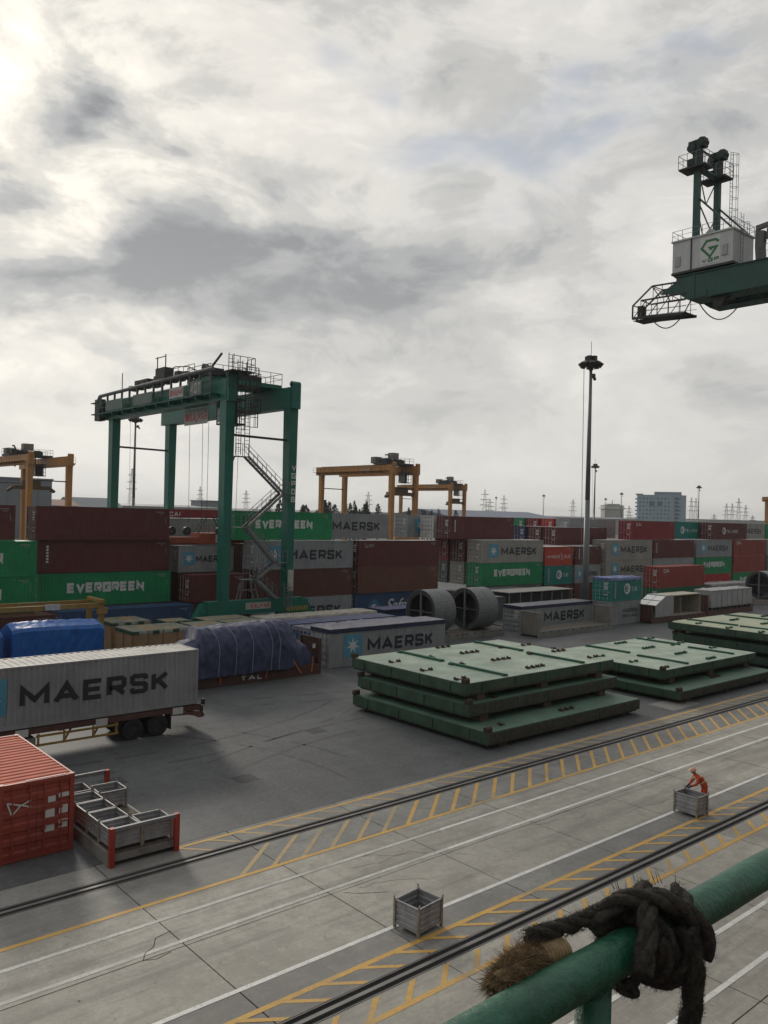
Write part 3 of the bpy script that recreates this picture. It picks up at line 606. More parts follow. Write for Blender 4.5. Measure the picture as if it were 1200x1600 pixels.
# --- behind and under the green gantry crane
C('grey MAERSK container half hidden behind the green crane leg, below the orange spreader', '20S', 'grey', 37.3, 73.0, 5.49, 'maersk')
C('brown container behind the green crane leg, below a grey MAERSK one', '20S', 'red', 37.06, 70.0, 2.88)
C('brown container on the ground behind the green crane sill', '20S', 'brown', 37.1, 70.0, 0.1)
for zz, ww in ((0, 'lowest'), (T1, 'middle'), (T2, 'topmost')): C('dark container deep in the gap right of the left stack, '+ww+' one', '40H', 'brown', 33.2, 76.2, zz)
C('dark container deep in the gap behind the green crane leg, upper one', '40H', 'brown', 43.4, 78.0, 5.15)
C('dark container deep in the gap behind the green crane leg, lower one', '40H', 'dark_grey', 43.4, 78.0, 2.2)
C('grey container with a pale roof edge behind the orange spreader', '40S', 'grey', 36.5, 82.0, 8.05, roof=P['white'])
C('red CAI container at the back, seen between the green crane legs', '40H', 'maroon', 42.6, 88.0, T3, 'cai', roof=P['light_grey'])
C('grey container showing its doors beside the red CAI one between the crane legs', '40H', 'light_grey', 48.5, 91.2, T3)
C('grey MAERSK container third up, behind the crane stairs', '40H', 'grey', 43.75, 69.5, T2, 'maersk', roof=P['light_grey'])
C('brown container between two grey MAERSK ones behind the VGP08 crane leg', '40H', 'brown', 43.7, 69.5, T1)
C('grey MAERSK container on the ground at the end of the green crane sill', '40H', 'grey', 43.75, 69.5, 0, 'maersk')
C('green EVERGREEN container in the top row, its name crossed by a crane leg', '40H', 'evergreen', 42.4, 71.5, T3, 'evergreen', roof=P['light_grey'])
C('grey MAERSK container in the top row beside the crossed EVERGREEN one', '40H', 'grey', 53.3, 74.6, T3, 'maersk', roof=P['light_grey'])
C('dark brown container third up with a small pale code, above a plain brown one', '40H', 'red', 56.85, 69.6, T2, 'ul', roof=P['light_grey'])
C('brown container second up, on the blue one with white script', '40H', P['rust_brown'] if 'rust_brown' in P else paint('rust_brown', (0.15, 0.060, 0.038), rust=0.4), 56.85, 69.6, T1)
C('blue container with white script lettering behind the cable drums', '40H', 'blue', 56.7, 69.8, 0, 'saf')
# --- middle stacks, door ends showing
C('grey container with blue star panel squeezed between door ends in the top row', '40H', 'grey', 72.55, 79.0, T3, 'maersk', roof=P['light_grey'])
C('white container showing only its doors in the top row', '40H', 'white', 74.34, 76.0, T3, roof=P['light_grey'])
C('dark brown container in the top row with doors and long side showing', '40H', 'red', 74.34, 73.0, T3, 'florens', roof=P['light_grey'])
C('red container showing only its doors, left of the brown doors', '40H', 'rust_red', 76.96, 75.9, T2)
C('brown container showing only its doors, beside the grey MAERSK doors', '40H', 'brown', 76.96, 72.95, T2)
C('grey MAERSK container with doors showing, on an EVERGREEN one', '40H', 'warm_grey', 76.96, 70.0, T2, 'maersk', roof=P['light_grey'])
C('green EVERGREEN container with doors showing, under a grey MAERSK one', '40H', 'evergreen', 76.9, 70.0, T1, 'evergreen')
C('grey container showing only its doors, left of the EVERGREEN doors', '40H', 'warm_grey', 76.9, 72.95, T1)
C('dark green grey container deep in the gap beside the brown stack', '40H', 'dark_grey', 76.9, 75.9, T1)
C('dark container on the ground under the EVERGREEN one with doors', '40H', 'dark_grey', 76.9, 70.05, 0)
C('dark container on the ground behind the cable drums, right of the script one', '40H', 'dark_grey', 69.6, 66.4, 0)
C('bright red HAMBURG SUD container on a teal one left of the light mast', '20S', 'orange_red', 89.6, 70.0, 5.2, 'hamburg', roof=P['white'])
C('teal TS LINES container under the HAMBURG SUD one', '20S', 'teal', 89.6, 70.0, 2.6, 'ts')
C('brown TS LINES container at the foot of the stack left of the light mast', '20S', 'brown', 89.6, 70.0, 0, 'ts')
C('brown container third up, directly behind the light mast', '20S', 'brown', 96.4, 70.0, 5.2, 'florens', roof=P['light_grey'])
C('grey MAERSK container second up, directly behind the light mast', '20S', 'grey', 96.4, 70.0, 2.6, 'maersk')
C('brown container on the ground directly behind the light mast', '20S', 'brown', 96.4, 70.0, 0)
C('dark brown container with doors above the HAMBURG SUD one', '40S', 'red', 96.3, 73.2, 7.8, roof=P['light_grey'])
C('brown container showing only its doors, right of the blue doors', '40S', 'brown', 96.3, 76.1, 7.8, roof=P['light_grey'])
C('navy blue container showing only its doors high in the stack', '40S', 'navy', 96.3, 79.0, 7.8, roof=P['light_grey'])
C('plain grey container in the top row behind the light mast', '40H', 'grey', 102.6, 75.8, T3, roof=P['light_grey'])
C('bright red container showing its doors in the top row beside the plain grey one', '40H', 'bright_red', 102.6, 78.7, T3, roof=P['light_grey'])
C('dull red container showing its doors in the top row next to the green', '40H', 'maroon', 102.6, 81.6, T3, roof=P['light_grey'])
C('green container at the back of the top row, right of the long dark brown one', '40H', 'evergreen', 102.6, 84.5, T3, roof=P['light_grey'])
# --- right stacks
C('grey MAERSK container third up, right of the light mast', '40H', 'warm_grey', 103.1, 69.5, T2, 'maersk', roof=P['light_grey'])
C('grey MAERSK container second up, right of the mast, its name cut by red', '40H', 'warm_grey', 103.1, 69.5, T1, 'maersk')
C('grey container on the ground behind the green tarped TS LINES one', '40H', 'warm_grey', 103.1, 69.5, 0)
C('red CAI container in the top row below the pale blue building', '40H', 'maroon', 110.8, 70.2, T3, 'cai', roof=P['light_grey'])
C('dark brown container third up between two MAERSK ones at right', '40H', 'red', 115.75, 69.5, T2, 'florens', roof=P['light_grey'])
C('plain grey container second up above the red CAI container', '40H', 'grey', 115.75, 69.5, T1)
C('teal green container in the top row between a red and a brown one', '40H', 'teal', 127.0, 73.2, T3, 'ts', roof=P['light_grey'])
C('dark brown TS LINES container with round emblem in the top row at right', '40H', 'red', 135.6, 70.2, T3, 'ts', roof=P['light_grey'])
C('grey MAERSK container with cut-off name in the top row at far right', '40H', 'warm_grey', 149.4, 73.2, T3, 'maersk', roof=P['light_grey'])
C('green container at the far right end of the top row', '40H', 'evergreen', 162.2, 73.2, T3, roof=P['light_grey'])
C('grey MAERSK container on a green EVERGREEN one at far right', '40H', 'grey', 128.8, 69.5, T2, 'maersk', roof=P['light_grey'])
C('green EVERGREEN container between a grey and a red one at far right', '40H', 'evergreen', 128.8, 69.5, T1, 'evergreen')
C('red HAMBURG SUD container on the ground under the far right EVERGREEN one', '40H', 'bright_red', 128.8, 69.5, 0, 'hamburg40')
C('orange brown container third up at the far right', '40H', 'rust_red', 141.75, 69.5, T2, 'cai', roof=P['light_grey'])
C('brown container second up on a green one at the far right', '40H', 'rust_red', 141.75, 69.5, T1)
C('green EVERGREEN container on the ground behind the far right cable drum', '40H', 'evergreen', 141.75, 69.5, 0, 'evergreen')
C('grey container third up at the right edge of the picture', '40H', 'grey', 154.5, 69.5, T2, 'maersk', roof=P['light_grey'])
C('dark container second up at the right edge of the picture', '40H', 'dark_grey', 154.5, 69.5, T1)
# --- front row
C('red CAI container standing alone in front of the right stacks', '40H', 'rust_red', 101.5, 60.0, 2.55, 'cai')
C('green container under the lone red CAI container', '40S', 'green', 101.5, 60.0, 0)
C('long grey container with plain roof right of the lone red CAI container', '40S', 'light_grey', 115.0, 59.6, 0, tarp=TARPGREY)
# ------------------------------------------------------------------ rubber-tyred gantry cranes
def rtg(label, X, Y, m, big, span=24.6, zg0=21.4, zg1=23.3, ty=5.0, legdir=1, group=None, xs=3.4, sill=True):
    t = thing('gantry_crane', label, 'crane', (X, Y, 0), 0, group)
    lw, ld = 0.92, 1.10
    for sx in (-1, 1):
        for y in (0, span):
            b = MB(); x = sx*xs; k = 0.82
            b.add([(x-lw*k/2, y-ld*k/2, 3.4), (x+lw*k/2, y-ld*k/2, 3.4), (x+lw*k/2, y+ld*k/2, 3.4), (x-lw*k/2, y+ld*k/2, 3.4),
                   (x-lw/2, y-ld/2, zg0), (x+lw/2, y-ld/2, zg0), (x+lw/2, y+ld/2, zg0), (x-lw/2, y+ld/2, zg0)],
                  [(0,3,2,1),(4,5,6,7),(0,1,5,4),(1,2,6,5),(2,3,7,6),(3,0,4,7)])
            leg = b.obj('leg', m, t)
        b = MB(); ye0, ye1 = (-0.9, span+1.6)
        b.box(sx*xs-0.5, sx*xs+0.5, ye0+0.35, ye1, zg0+0.003, zg1); g = b.obj('girder', m, t)
        b = MB(); b.box(sx*xs-0.46, sx*xs+0.46, -0.9, -0.56, zg0-0.1, zg1+0.35); b.tube((sx*xs-0.46, -0.62, zg1+0.30), (sx*xs+0.46, -0.62, zg1+0.30), 0.28, 10); b.obj('girder_end', m, g)
        b = MB(); b.box(sx*xs-0.12, sx*xs+0.12, 0, span, zg1+0.003, zg1+0.12); b.obj('trolley_rail', DARK, g)
        # flange lines
        b = MB()
        for z in (zg0-0.03, zg1-0.02): b.box(sx*xs-0.58, sx*xs+0.58, 0.6, span+1.55, z, z+0.05)
        b.each('flange', m, g)
        b = MB(); xo = sx*(xs+0.5); b.box(min(xo, xo+sx*0.9), max(xo, xo+sx*0.9), 0.6, span+1.6, zg0+0.55, zg0+0.62)
        for k in range(10): b.box(min(xo, xo+sx*0.85), max(xo, xo+sx*0.85), 0.8+k*span/9.2, 0.88+k*span/9.2, zg0+0.25, zg0+0.55)
        w_ = b.obj('walkway', m, t); b = MB(); railing(b, [(xo+sx*0.88, 0.7, zg0+0.62), (xo+sx*0.88, span+1.6, zg0+0.62)], 1.1, 0.03, 1.5); b.obj('railing', DARK if not big else m, w_)
    for y in (0, span):
        b = MB(); b.box(-xs-1.7, xs+1.7, y-0.45, y+0.45, 2.3, 3.55); s = b.obj('sill_beam', m, t)
        b = MB()
        for sx in (-1, 1): b.beam((sx*(xs+1.7), y, 3.2), (sx*(xs+2.6), y, 1.7), 0.8, 0.9); b.box(sx*(xs+0.6)-1.6, sx*(xs+0.6)+1.6, y-0.35, y+0.35, 1.1, 2.29)
        b.obj('bogie', m, s)
        for sx in (-1, 1):
            for dx in (-1.0, 1.0):
                c = (sx*(xs+0.6)+dx, y, 0.78); b = MB(); b.disc_ring(c, 'y', 0.78, 0.42, 0.55, 20); wh = b.obj('wheel', BLACK, t, True); MB().disc_ring(c, 'y', 0.43, 0.08, 0.38, 16).obj('rim', m, wh)
        b = MB(); b.tube((-xs+0.4, y, zg0-3.0), (xs-0.4, y, zg0-3.05), 0.11, 8); b.obj('tie_rod', DARK, t)
    # trolley
    tx = xs; tr = MB(); tr.box(-tx-0.5, tx+0.5, ty-2.2, ty+2.2, zg1+0.15, zg1+0.55); tro = tr.obj('trolley_frame', m if big else DARK, t)
    b = MB()
    for (x0, x1, y0, y1, z0, z1) in ((-3.2, -1.9, ty-1.2, ty+0.4, 0.55, 1.5), (-1.6, 0.6, ty-1.6, ty-0.3, 0.55, 1.2), (0.9, 2.6, ty-0.6, ty+1.2, 0.55, 1.35), (-0.6, 0.7, ty+0.6, ty+1.8, 0.55, 1.35), (-3.3, -2.0, ty+0.9, ty+2.0, 0.55, 1.25)):
        b.box(x0, x1, y0, y1, zg1+z0, zg1+z1)
    b.tube((-2.4, ty+0.2, zg1+1.1), (2.4, ty+0.2, zg1+1.1), 0.48, 12); b.tube((-1.6, ty-2.0, zg1+1.0), (-1.6, ty-0.4, zg1+1.0), 0.42, 10)
    b.obj('hoist_machinery', DARK, tro); b = MB(); railing(b, [(-tx-0.5, ty-2.2, zg1+0.55), (tx+0.5, ty-2.2, zg1+0.55), (tx+0.5, ty+2.2, zg1+0.55), (-tx-0.5, ty+2.2, zg1+0.55), (-tx-0.5, ty-2.2, zg1+0.55)], 1.1, 0.03, 1.4); b.obj('railing', DARK, tro)
    b = MB(); x0 = -2.6 if big else 0.4
    b.box(x0, x0+1.9, ty-3.3, ty-1.2, zg0-1.9, zg0-1.75); b.box(x0, x0+1.9, ty-3.3, ty-1.2, zg0+0.35, zg0+0.5)
    for u in (x0, x0+0.95, x0+1.8):
        for v in (ty-3.3, ty-2.3, ty-1.28): b.box(u, u+0.08, v, v+0.08, zg0-1.75, zg0+0.35)
    for z in (zg0-1.1, zg0-0.35): b.box(x0, x0+0.06, ty-3.3, ty-1.2, z, z+0.06); b.box(x0, x0+1.9, ty-3.3, ty-3.24, z, z+0.06)
    b.box(x0+0.5, x0+1.88, ty-1.9, ty-1.22, zg0-1.7, zg0+0.3); b.box(x0+0.3, x0+0.5, ty-2, ty-1.8, zg0+0.5, zg1+0.2)
    cab = b.obj('cab', DARK, t)
    b = MB(); b.box(x0+0.02, x0+0.03, ty-3.2, ty-1.3, zg0-1.7, zg0+0.3); b.obj('window', mat('cab glass', (0.10, 0.12, 0.13), rough=0.15), cab)
    return t, tro
green, tro = rtg('green gantry crane marked VGP08 straddling the container stacks', 41.0, 65.0, CRANE_GREEN, True, ty=4.6)
def face_sign(root, name, x, y0, y1, z0, z1, m): return MB().box(x-0.03, x, y0, y1, z0, z1).obj(name, m, root)
# signs on the near girder (they face -X): boards with lettering
CREAM = mat('shaded sign board cream', (0.40, 0.40, 0.38), rough=0.5); SIGNGREEN = mat('sign board pale green', (0.11, 0.16, 0.14), rough=0.55, streak=0.4)  # cream dulled, the shade on the signs is put into its colour
xw = -3.4-0.52
def yz_text(root, text, x, ya, yb, zc, h, m, t=0.2):
    # reads left to right as seen from -X: u runs towards -Y
    w = ya-yb; lettering(text, h, h*0.9, h*t, h*0.2, lambda u, v, k: (x-0.004-k, ya-u, zc-h/2+v), None, w).obj('lettering', m, root)
s = face_sign(green, 'sign_board', xw-0.95, 5.6, 8.4, 22.1, 23.1, CREAM); yz_text(s, 'KALMAR', xw-0.985, 7.6, 5.75, 22.6, 0.55, SIGNRED); 
MB().box(xw-0.99, xw-0.981, 7.75, 8.2, 22.3, 22.85).obj('emblem', SIGNRED, s)
s = face_sign(green, 'sign_board', xw-0.95, 2.1, 4.3, 22.0, 23.3, SIGNGREEN); yz_text(s, '40T', xw-0.985, 4.1, 2.3, 22.65, 0.95, CREAM)
for ya, yb in ((23.6, 19.2), (16.6, 12.2)): face_sign(green, 'sign_board', xw-0.95, yb, ya, 22.1, 23.2, SIGNGREEN)
s = face_sign(green, 'hanging_sign', -2.6, 5.0, 9.6, 19.8, 21.3, CREAM); yz_text(s, 'KALMAR', -2.635, 8.4, 5.2, 20.55, 0.95, SIGNRED); MB().box(-2.64, -2.631, 8.6, 9.4, 20.2, 20.9).obj('emblem', SIGNRED, s)
b = MB(); b.path([(-4.5, span, z) for span, z in ((26.6, 22.2), (26.6, 23.6), (26.2, 24.0), (12, 24.15), (0.8, 24.2))], 0.19, 8)
for k in range(14): b.box(-4.6, -4.4, 1.2+k*1.9, 1.32+k*1.9, 22.6, 24.1)
b.obj('cable_pipe', mat('pale grey pipe', (0.16, 0.17, 0.17), rough=0.75), green)
b = MB(); b.box(-4.6, -3.9, 26.0, 27.4, 21.3, 23.7); b.box(-4.7, -3.5, 26.2, 28.2, 22.0, 22.1); b.box(-4.7, -3.5, 26.2, 28.4, 23.3, 23.38); b.obj('end_box', DARK, green)
b = MB()
for (x0, x1, y0, y1, z0, z1) in ((-4.2, -3.2, 11.0, 13.0, 24.2, 25.6), (-3.8, -3.0, 13.6, 15.2, 24.0, 24.8), (-4.1, -3.3, 15.0, 17.8, 24.1, 24.9), (-3.9, -2.9, 2.2, 4.6, 23.9, 24.4)): b.box(x0, x1, y0, y1, z0, z1)
b.beam((-3.6, 3.2, 24.4), (-3.6, 0.9, 25.7), 0.15, 0.15); b.beam((-3.6, 3.2, 24.4), (-3.6, 4.0, 24.9), 0.6, 0.5)
b.tube((-4.0, 11.2, 25.6), (-4.0, 11.2, 26.9), 0.06, 5); b.tube((-4.0, 13.0, 25.0), (-4.0, 13.0, 26.8), 0.06, 5); b.tube((-4.0, 11.2, 26.7), (-4.0, 13.4, 26.7), 0.05, 5); b.tube((-4.4, 20.5, 24), (-4.4, 20.5, 26.0), 0.05, 5)
railing(b, [(-4.1, 5.0, 24.0), (-4.1, 10.5, 24.0)], 1.2, 0.03, 1.1); b.path([(-4.0, 10.6, 25.2), (-4.0, 9.0, 25.4), (-4.0, 6.5, 25.1), (-4.0, 4.6, 24.5)], 0.05, 5); [b.box(-4.15, -3.3, 5.2+k*1.5, 6.0+k*1.5, 24.0, 24.5+0.2*(k % 3)) for k in range(10)]
b.obj('roof_gear', DARK, green)
# caged ladders and high platforms on the near leg
b = MB(); ladder(b, (-2.75, -0.9, 16.6), 8.4, 0.5, 'x', 0.035, 0.75, (0, -1)); ladder(b, (-3.9, -1.3, 22.3), 3.1, 0.5, 'x', 0.035, 0.75, (0, -1)); ladder(b, (-1.5, -0.3, 17.0), 8.0, 0.5, 'x', 0.035, 0.75, (1, -0.3)); b.obj('caged_ladder', DARK, green)
b = MB(); b.box(-4.2, -1.9, -2.0, -0.6, 23.8, 23.9); railing(b, [(-4.2, -2.0, 23.9), (-1.9, -2.0, 23.9), (-1.9, -0.7, 23.9)], 1.2, 0.035, 0.8); b.box(-2.9, -0.6, -0.9, 0.9, 22.7, 22.8); railing(b, [(-2.9, -0.9, 22.8), (-0.6, -0.9, 22.8), (-0.6, 0.9, 22.8)], 1.2, 0.035, 0.7); b.box(-2.7, -0.4, -0.7, 0.9, 20.5, 20.62); railing(b, [(-2.0, -0.7, 20.6), (-0.4, -0.7, 20.6), (-0.4, 0.9, 20.6)], 1.1, 0.035, 0.9); b.obj('platform', DARK, green)
# zig-zag stairs between the near legs
def flight(b, p, q, w=0.7):
    p, q = Vector(p), Vector(q); n = max(4, round(abs(q.z-p.z)/0.24))
    for s in (-w/2, w/2): b.beam(p+Vector((0, s, 0)), q+Vector((0, s, 0)), 0.06, 0.24); 
    for k in range(n+1):
        c = p.lerp(q, k/n); b.box(c.x-0.13, c.x+0.13, c.y-w/2, c.y+w/2, c.z-0.02, c.z+0.02)
    for s in (-w/2, w/2):
        for hh in (0.55, 1.05): b.tube(p+Vector((0, s, hh)), q+Vector((0, s, hh)), 0.028, 4, caps=False)
        for k in range(5):
            c = p.lerp(q, k/4)+Vector((0, s, 0)); b.tube(c, c+Vector((0, 0, 1.05)), 0.028, 4, caps=False)
pts = [((-2.9, -1.55), 16.5), ((2.35, 2.9), 13.3), ((-2.9, -1.45), 10.15), ((1.8, 2.9), 6.9), ((-1.9, -0.4), 5.45)]
yst = -0.35
for (xa, xb), z in pts:
    b2 = MB(); b2.box(xa, xb, yst-0.45, yst+0.45, z-0.06, z); b2.beam((xa+0.15, yst, z-0.05), (xa-0.2 if xa < 0 else xb+0.2, yst, z-0.9), 0.08, 0.08)
    ld = b2.obj('landing', STEEL, green); b2 = MB(); railing(b2, [(xa, yst-0.45, z), (xb, yst-0.45, z)], 1.1, 0.028, 0.7); b2.obj('railing', STEEL, ld)
for a, c in (((-1.55, 16.5), (2.35, 13.3)), ((2.35, 13.3), (-1.45, 10.15)), ((-1.45, 10.15), (1.8, 6.9)), ((1.9, 6.9), (-0.4, 5.45)), ((-0.4, 5.45), (1.9, 3.6))):
    b = MB(); flight(b, (a[0], yst, a[1]), (c[0], yst, c[1])); b.obj('stair_flight', STEEL, green)
b = MB()
for (xa, xb) in ((-2.3, -1.6), (-1.9, -1.5), (-0.4, -0.9), (0.1, -0.5)): b.beam((xa, yst, 3.55), (xb, yst, 5.4), 0.1, 0.1)
b.box(-2.1, -0.1, yst-0.05, yst+0.05, 4.4, 4.5); b.obj('stair_stand', STEEL, green)
b = MB(); ladder(b, (2.9, -0.75, 0.6), 4.4, 0.55, 'x', 0.03, 0.6, (0, -1)); b.obj('ladder', STEEL, green)
s = MB().box(-1.3, 1.4, -0.475, -0.455, 2.7, 3.3).obj('sign_board', CREAM, green); lettering('KALMAR', 0.42, 0.4, 0.08, 0.09, lambda u, v, k: (-0.75+u, -0.48-k, 2.79+v), None, 2.0).obj('lettering', SIGNRED, s)
s = MB().box(3.1, 3.75, -0.62, -0.60, 4.2, 6.2).obj('notice_board', mat('notice board', (0.45, 0.46, 0.40)), green)
b = MB()
for k, ch in enumerate('VGP08'): lettering(ch, 0.52, 0.5, 0.11, 0, lambda u, v, kk, k=k: (3.28+u, -0.545-kk, 15.5-k*0.74+v), b)
b.obj('lettering', WHITE, green)
b = MB(); HZ = mat('hazard yellow', (0.55, 0.36, 0.05))
for k in range(9): b.add([(3.1+k*0.28, -0.47, 2.32), (3.22+k*0.28, -0.47, 2.32), (3.36+k*0.28, -0.47, 2.75), (3.24+k*0.28, -0.47, 2.75)], [(0, 1, 2, 3)])
b.each('hazard_stripe', HZ, green)
b = MB(); [b.tube((x, y, zz), (x*0.9, y+0.1, 10.3), 0.022, 4, caps=False) for x, y, zz in ((-2.4, 6.4, 23.4), (-2.4, 9.0, 23.4), (1.6, 6.2, 23.4), (1.6, 9.2, 23.4), (-1.0, 7.7, 23.4))]; b.each('hoist_rope', DARK, green)
# orange spreader hanging from the ropes
SPO = mat('spreader orange', (0.36, 0.085, 0.035), rough=0.6, streak=0.5, rust=0.3)
sp = thing('container_spreader', 'orange spreader hanging on crane ropes above a grey MAERSK container', 'spreader', (41.2, 74.2, 8.15))
b = MB(); b.box(-6.05, 6.05, -0.9, -0.55, 0.15, 0.75); b.box(-6.05, 6.05, 0.55, 0.9, 0.15, 0.75); b.box(-1.6, 1.6, -0.95, 0.95, 0.1, 1.15); b.obj('main_beam', SPO, sp)
for s in (-1, 1):
    b = MB(); b.box(s*6.05-0.15, s*6.05+0.15, -1.2, 1.2, 0.0, 0.6); b.box(s*6.05-0.25, s*6.05+0.25, -1.3, -0.9, -0.1, 0.3); b.obj('end_beam', SPO, sp)
    for k in (-1, 1): MB().disc_ring((s*2.6+k*0.8-1.0, -0.6, 1.35), 'y', 0.42, 0.08, 0.3, 16).obj('sheave', DARK, sp)
    b = MB(); b.beam((s*1.6, -0.6, 1.1), (s*0.4, -0.2, 2.9), 0.08, 0.08); b.beam((s*1.6, 0.6, 1.1), (s*0.4, 0.2, 2.9), 0.08, 0.08); b.obj('hanger', DARK, sp)
MB().box(0.2, 1.9, -1.0, -0.92, 0.2, 1.0).obj('name_plate', P['light_grey'], sp); b = MB(); railing(b, [(-1.6, -0.95, 1.15), (2.6, -0.95, 1.15)], 0.8, 0.03, 0.5); b.obj('railing', SPO, sp)

def yellow(label, X, Y, ty, group='yellow gantry cranes far behind the stacks', low=0.0):
    t, tro = rtg(label, X, Y, CRANE_YELLOW, False, ty=ty, zg0=20.2, zg1=22.0, group=group)
    if low: t.scale = (1, 1, low)
    s = MB(); s.box(-3.96, -3.92, ty+3.2, ty+6.5, 20.6, 21.4); 
    lettering('KALMAR', 0.6, 0.55, 0.12, 0.12, lambda u, v, k: (-3.97-k, ty+6.3-u, 20.7+v), None, 2.9).obj('lettering', WHITE, t)
    b = MB()
    b.box(-3.2, 3.2, ty-3.6, ty-1.4, 15.6, 16.3); b.box(-1.5, 1.5, ty-3.2, ty-1.8, 16.3, 17.4); b.beam((-3.2, ty-2.5, 16), (-4.2, ty-2.5, 15.2), 0.8, 0.5); b.beam((3.2, ty-2.5, 16), (4.2, ty-2.5, 15.2), 0.8, 0.5)
    for x in (-1.2, 1.2): b.tube((x, ty-2.5, 17.4), (x, ty-2.5, 22.3), 0.03, 4, caps=False)
    b.obj('spreader', mat('dirty brown steel', (0.12, 0.075, 0.04), rough=0.8, rust=0.5), t)
    b = MB(); b.box(-0.9, 0.9, ty-0.6, ty+0.9, 22.6, 24.8); b.box(-3.1, -1.4, ty+2.4, ty+4.0, 22.5, 23.9); b.each('machine_box', mat('grey brown box', (0.22, 0.20, 0.17)), t)
    b = MB(); b.path([(-2.8, ty-2, 20), (-2.8, ty-2, 23.6), (-2.8, ty-1.2, 24.2), (-2.8, ty-0.4, 24.2)], 0.16, 6); b.obj('exhaust_pipe', DARK, t)
    return t
yellow('yellow gantry crane far behind the grey MAERSK top row container', 118.3, 130.3, 3.4)
yellow('smaller looking yellow gantry crane beyond the other, left of the light mast', 201.3, 194.7, 3.4)
yellow('yellow gantry crane cut by the left edge in front of a grey warehouse', 50.6, 148.0, 12.0, low=0.925)
yellow('yellow gantry crane cut by the right edge beyond the stacks', 326.0, 121.0, 8.0)

# ------------------------------------------------------------------ quay crane at the upper right
STSG = mat('quay crane green', (0.010, 0.072, 0.055), rough=0.5, var=0.2, scale=0.6, streak=0.35, rust=0.08)
sts = thing('quay_crane', 'green quay crane boom end with white VGP machine house', 'crane', (60.0, 0, 0))
b = MB(); b.prism([(34.6, 31.0), (34.6, 29.75), (33.6, 29.0), (-22, 29.0), (-22, 31.0)], -0.1, 1.5, 'x'); g1 = b.obj('girder', STSG, sts)
b = MB(); b.prism([(34.6, 31.0), (34.6, 29.75), (33.6, 29.0), (-22, 29.0), (-22, 31.0)], 3.4, 5.0, 'x'); b.obj('girder', STSG, sts)
b = MB(); 
for z in (29.0, 30.95): b.box(-0.22, 1.62, -22, 33.5 if z < 30 else 34.7, z-0.05, z)
b.box(-0.14, -0.1, 33.0, 33.2, 29.05, 30.9); b.box(-0.16, -0.1, 32.0, 32.9, 29.05, 29.5); b.prism([(33.6, 29.5), (36.0, 29.85), (34.6, 30.6)], -0.12, 0.1, 'x'); b.obj('flange', STSG, g1)
for y in (34.0, 28, 20, 10, 0): MB().box(1.5, 3.4, y-0.4, y+0.3, 29.4, 30.8).obj('cross_beam', STSG, sts)
for y in (24.88, 15.40):
    for x in (1.4, 12.6):
        b = MB(); b.box(x-0.6, x+0.6, y-0.6, y+0.6, 2.2, 28.9); b.obj('leg', STSG, sts)
        b = MB(); b.box(x-1.8, x+1.8, y-0.35, y+0.35, 0.5, 2.19)
        for k in (-1.2, -0.4, 0.4, 1.2): b.tube((x+k, y-0.12, 0.33), (x+k, y+0.12, 0.33), 0.32, 12)
        b.obj('bogie', STSG, sts)
    MB().box(0.8, 13.2, y-0.5, y+0.5, 27.0, 28.95).obj('portal_beam', STSG, sts)
HOUSE = mat('house white', (0.56, 0.57, 0.57), rough=0.5, var=0.08, streak=0.25, dirt=(0.25, 0.24, 0.22))
b = MB(); b.box(-0.06, 3.2, 30.05, 34.98, 31.32, 33.72); hs = b.obj('machine_house', HOUSE, sts)
MB().box(-0.16, 3.3, 29.95, 35.08, 33.72, 33.84).obj('roof_edge', HOUSE, hs); MB().box(-0.12, 3.26, 29.98, 35.04, 31.15, 31.32).obj('base_frame', DARK, hs)
LOUV = mat('louvre grey', (0.30, 0.31, 0.31), rough=0.6)
for (ya, yb, z0, z1) in ((34.72, 34.30, 31.75, 32.55), (30.90, 30.44, 31.85, 32.7)):
    v = MB(); v.box(-0.10, -0.062, yb, ya, z0, z1); lv = v.obj('vent', LOUV, hs)
    v = MB(); [v.box(-0.125, -0.101, yb+0.03, ya-0.03, z0+0.06+k*0.1, z0+0.12+k*0.1) for k in range(8) if z0+0.12+k*0.1 < z1]; v.each('louvre', HOUSE, lv)
MB().box(-0.11, -0.062, 33.35, 33.45, 31.3, 33.7).obj('downpipe', DARK, hs)
LOGO = mat('logo green', (0.03, 0.17, 0.06), rough=0.5); LPAN = mat('logo panel', (0.66, 0.67, 0.66), rough=0.5, var=0.04)
MB().box(-0.075, -0.062, 31.05, 32.65, 31.5, 33.6).obj('logo_panel', LPAN, hs)
b = MB(); yz = lambda u, v: (-0.082, 31.85-u, 32.62+v)
for q in stroke_quads([(0.70, 0.42), (0.42, 0.62), (-0.30, 0.62), (-0.68, 0.10), (0.0, -0.62), (0.52, 0.06), (0.0, 0.06), (0.12, -0.12)], 0.19): b.add([yz(p.x, p.y) for p in q], [(3, 2, 1, 0)])
b.obj('logo', LOGO, hs)
lettering('VGP', 0.30, 0.42, 0.085, 0.10, lambda u, v, k: (-0.083-k, 32.52-u, 31.60+v), None, 1.38).obj('lettering', LOGO, hs)
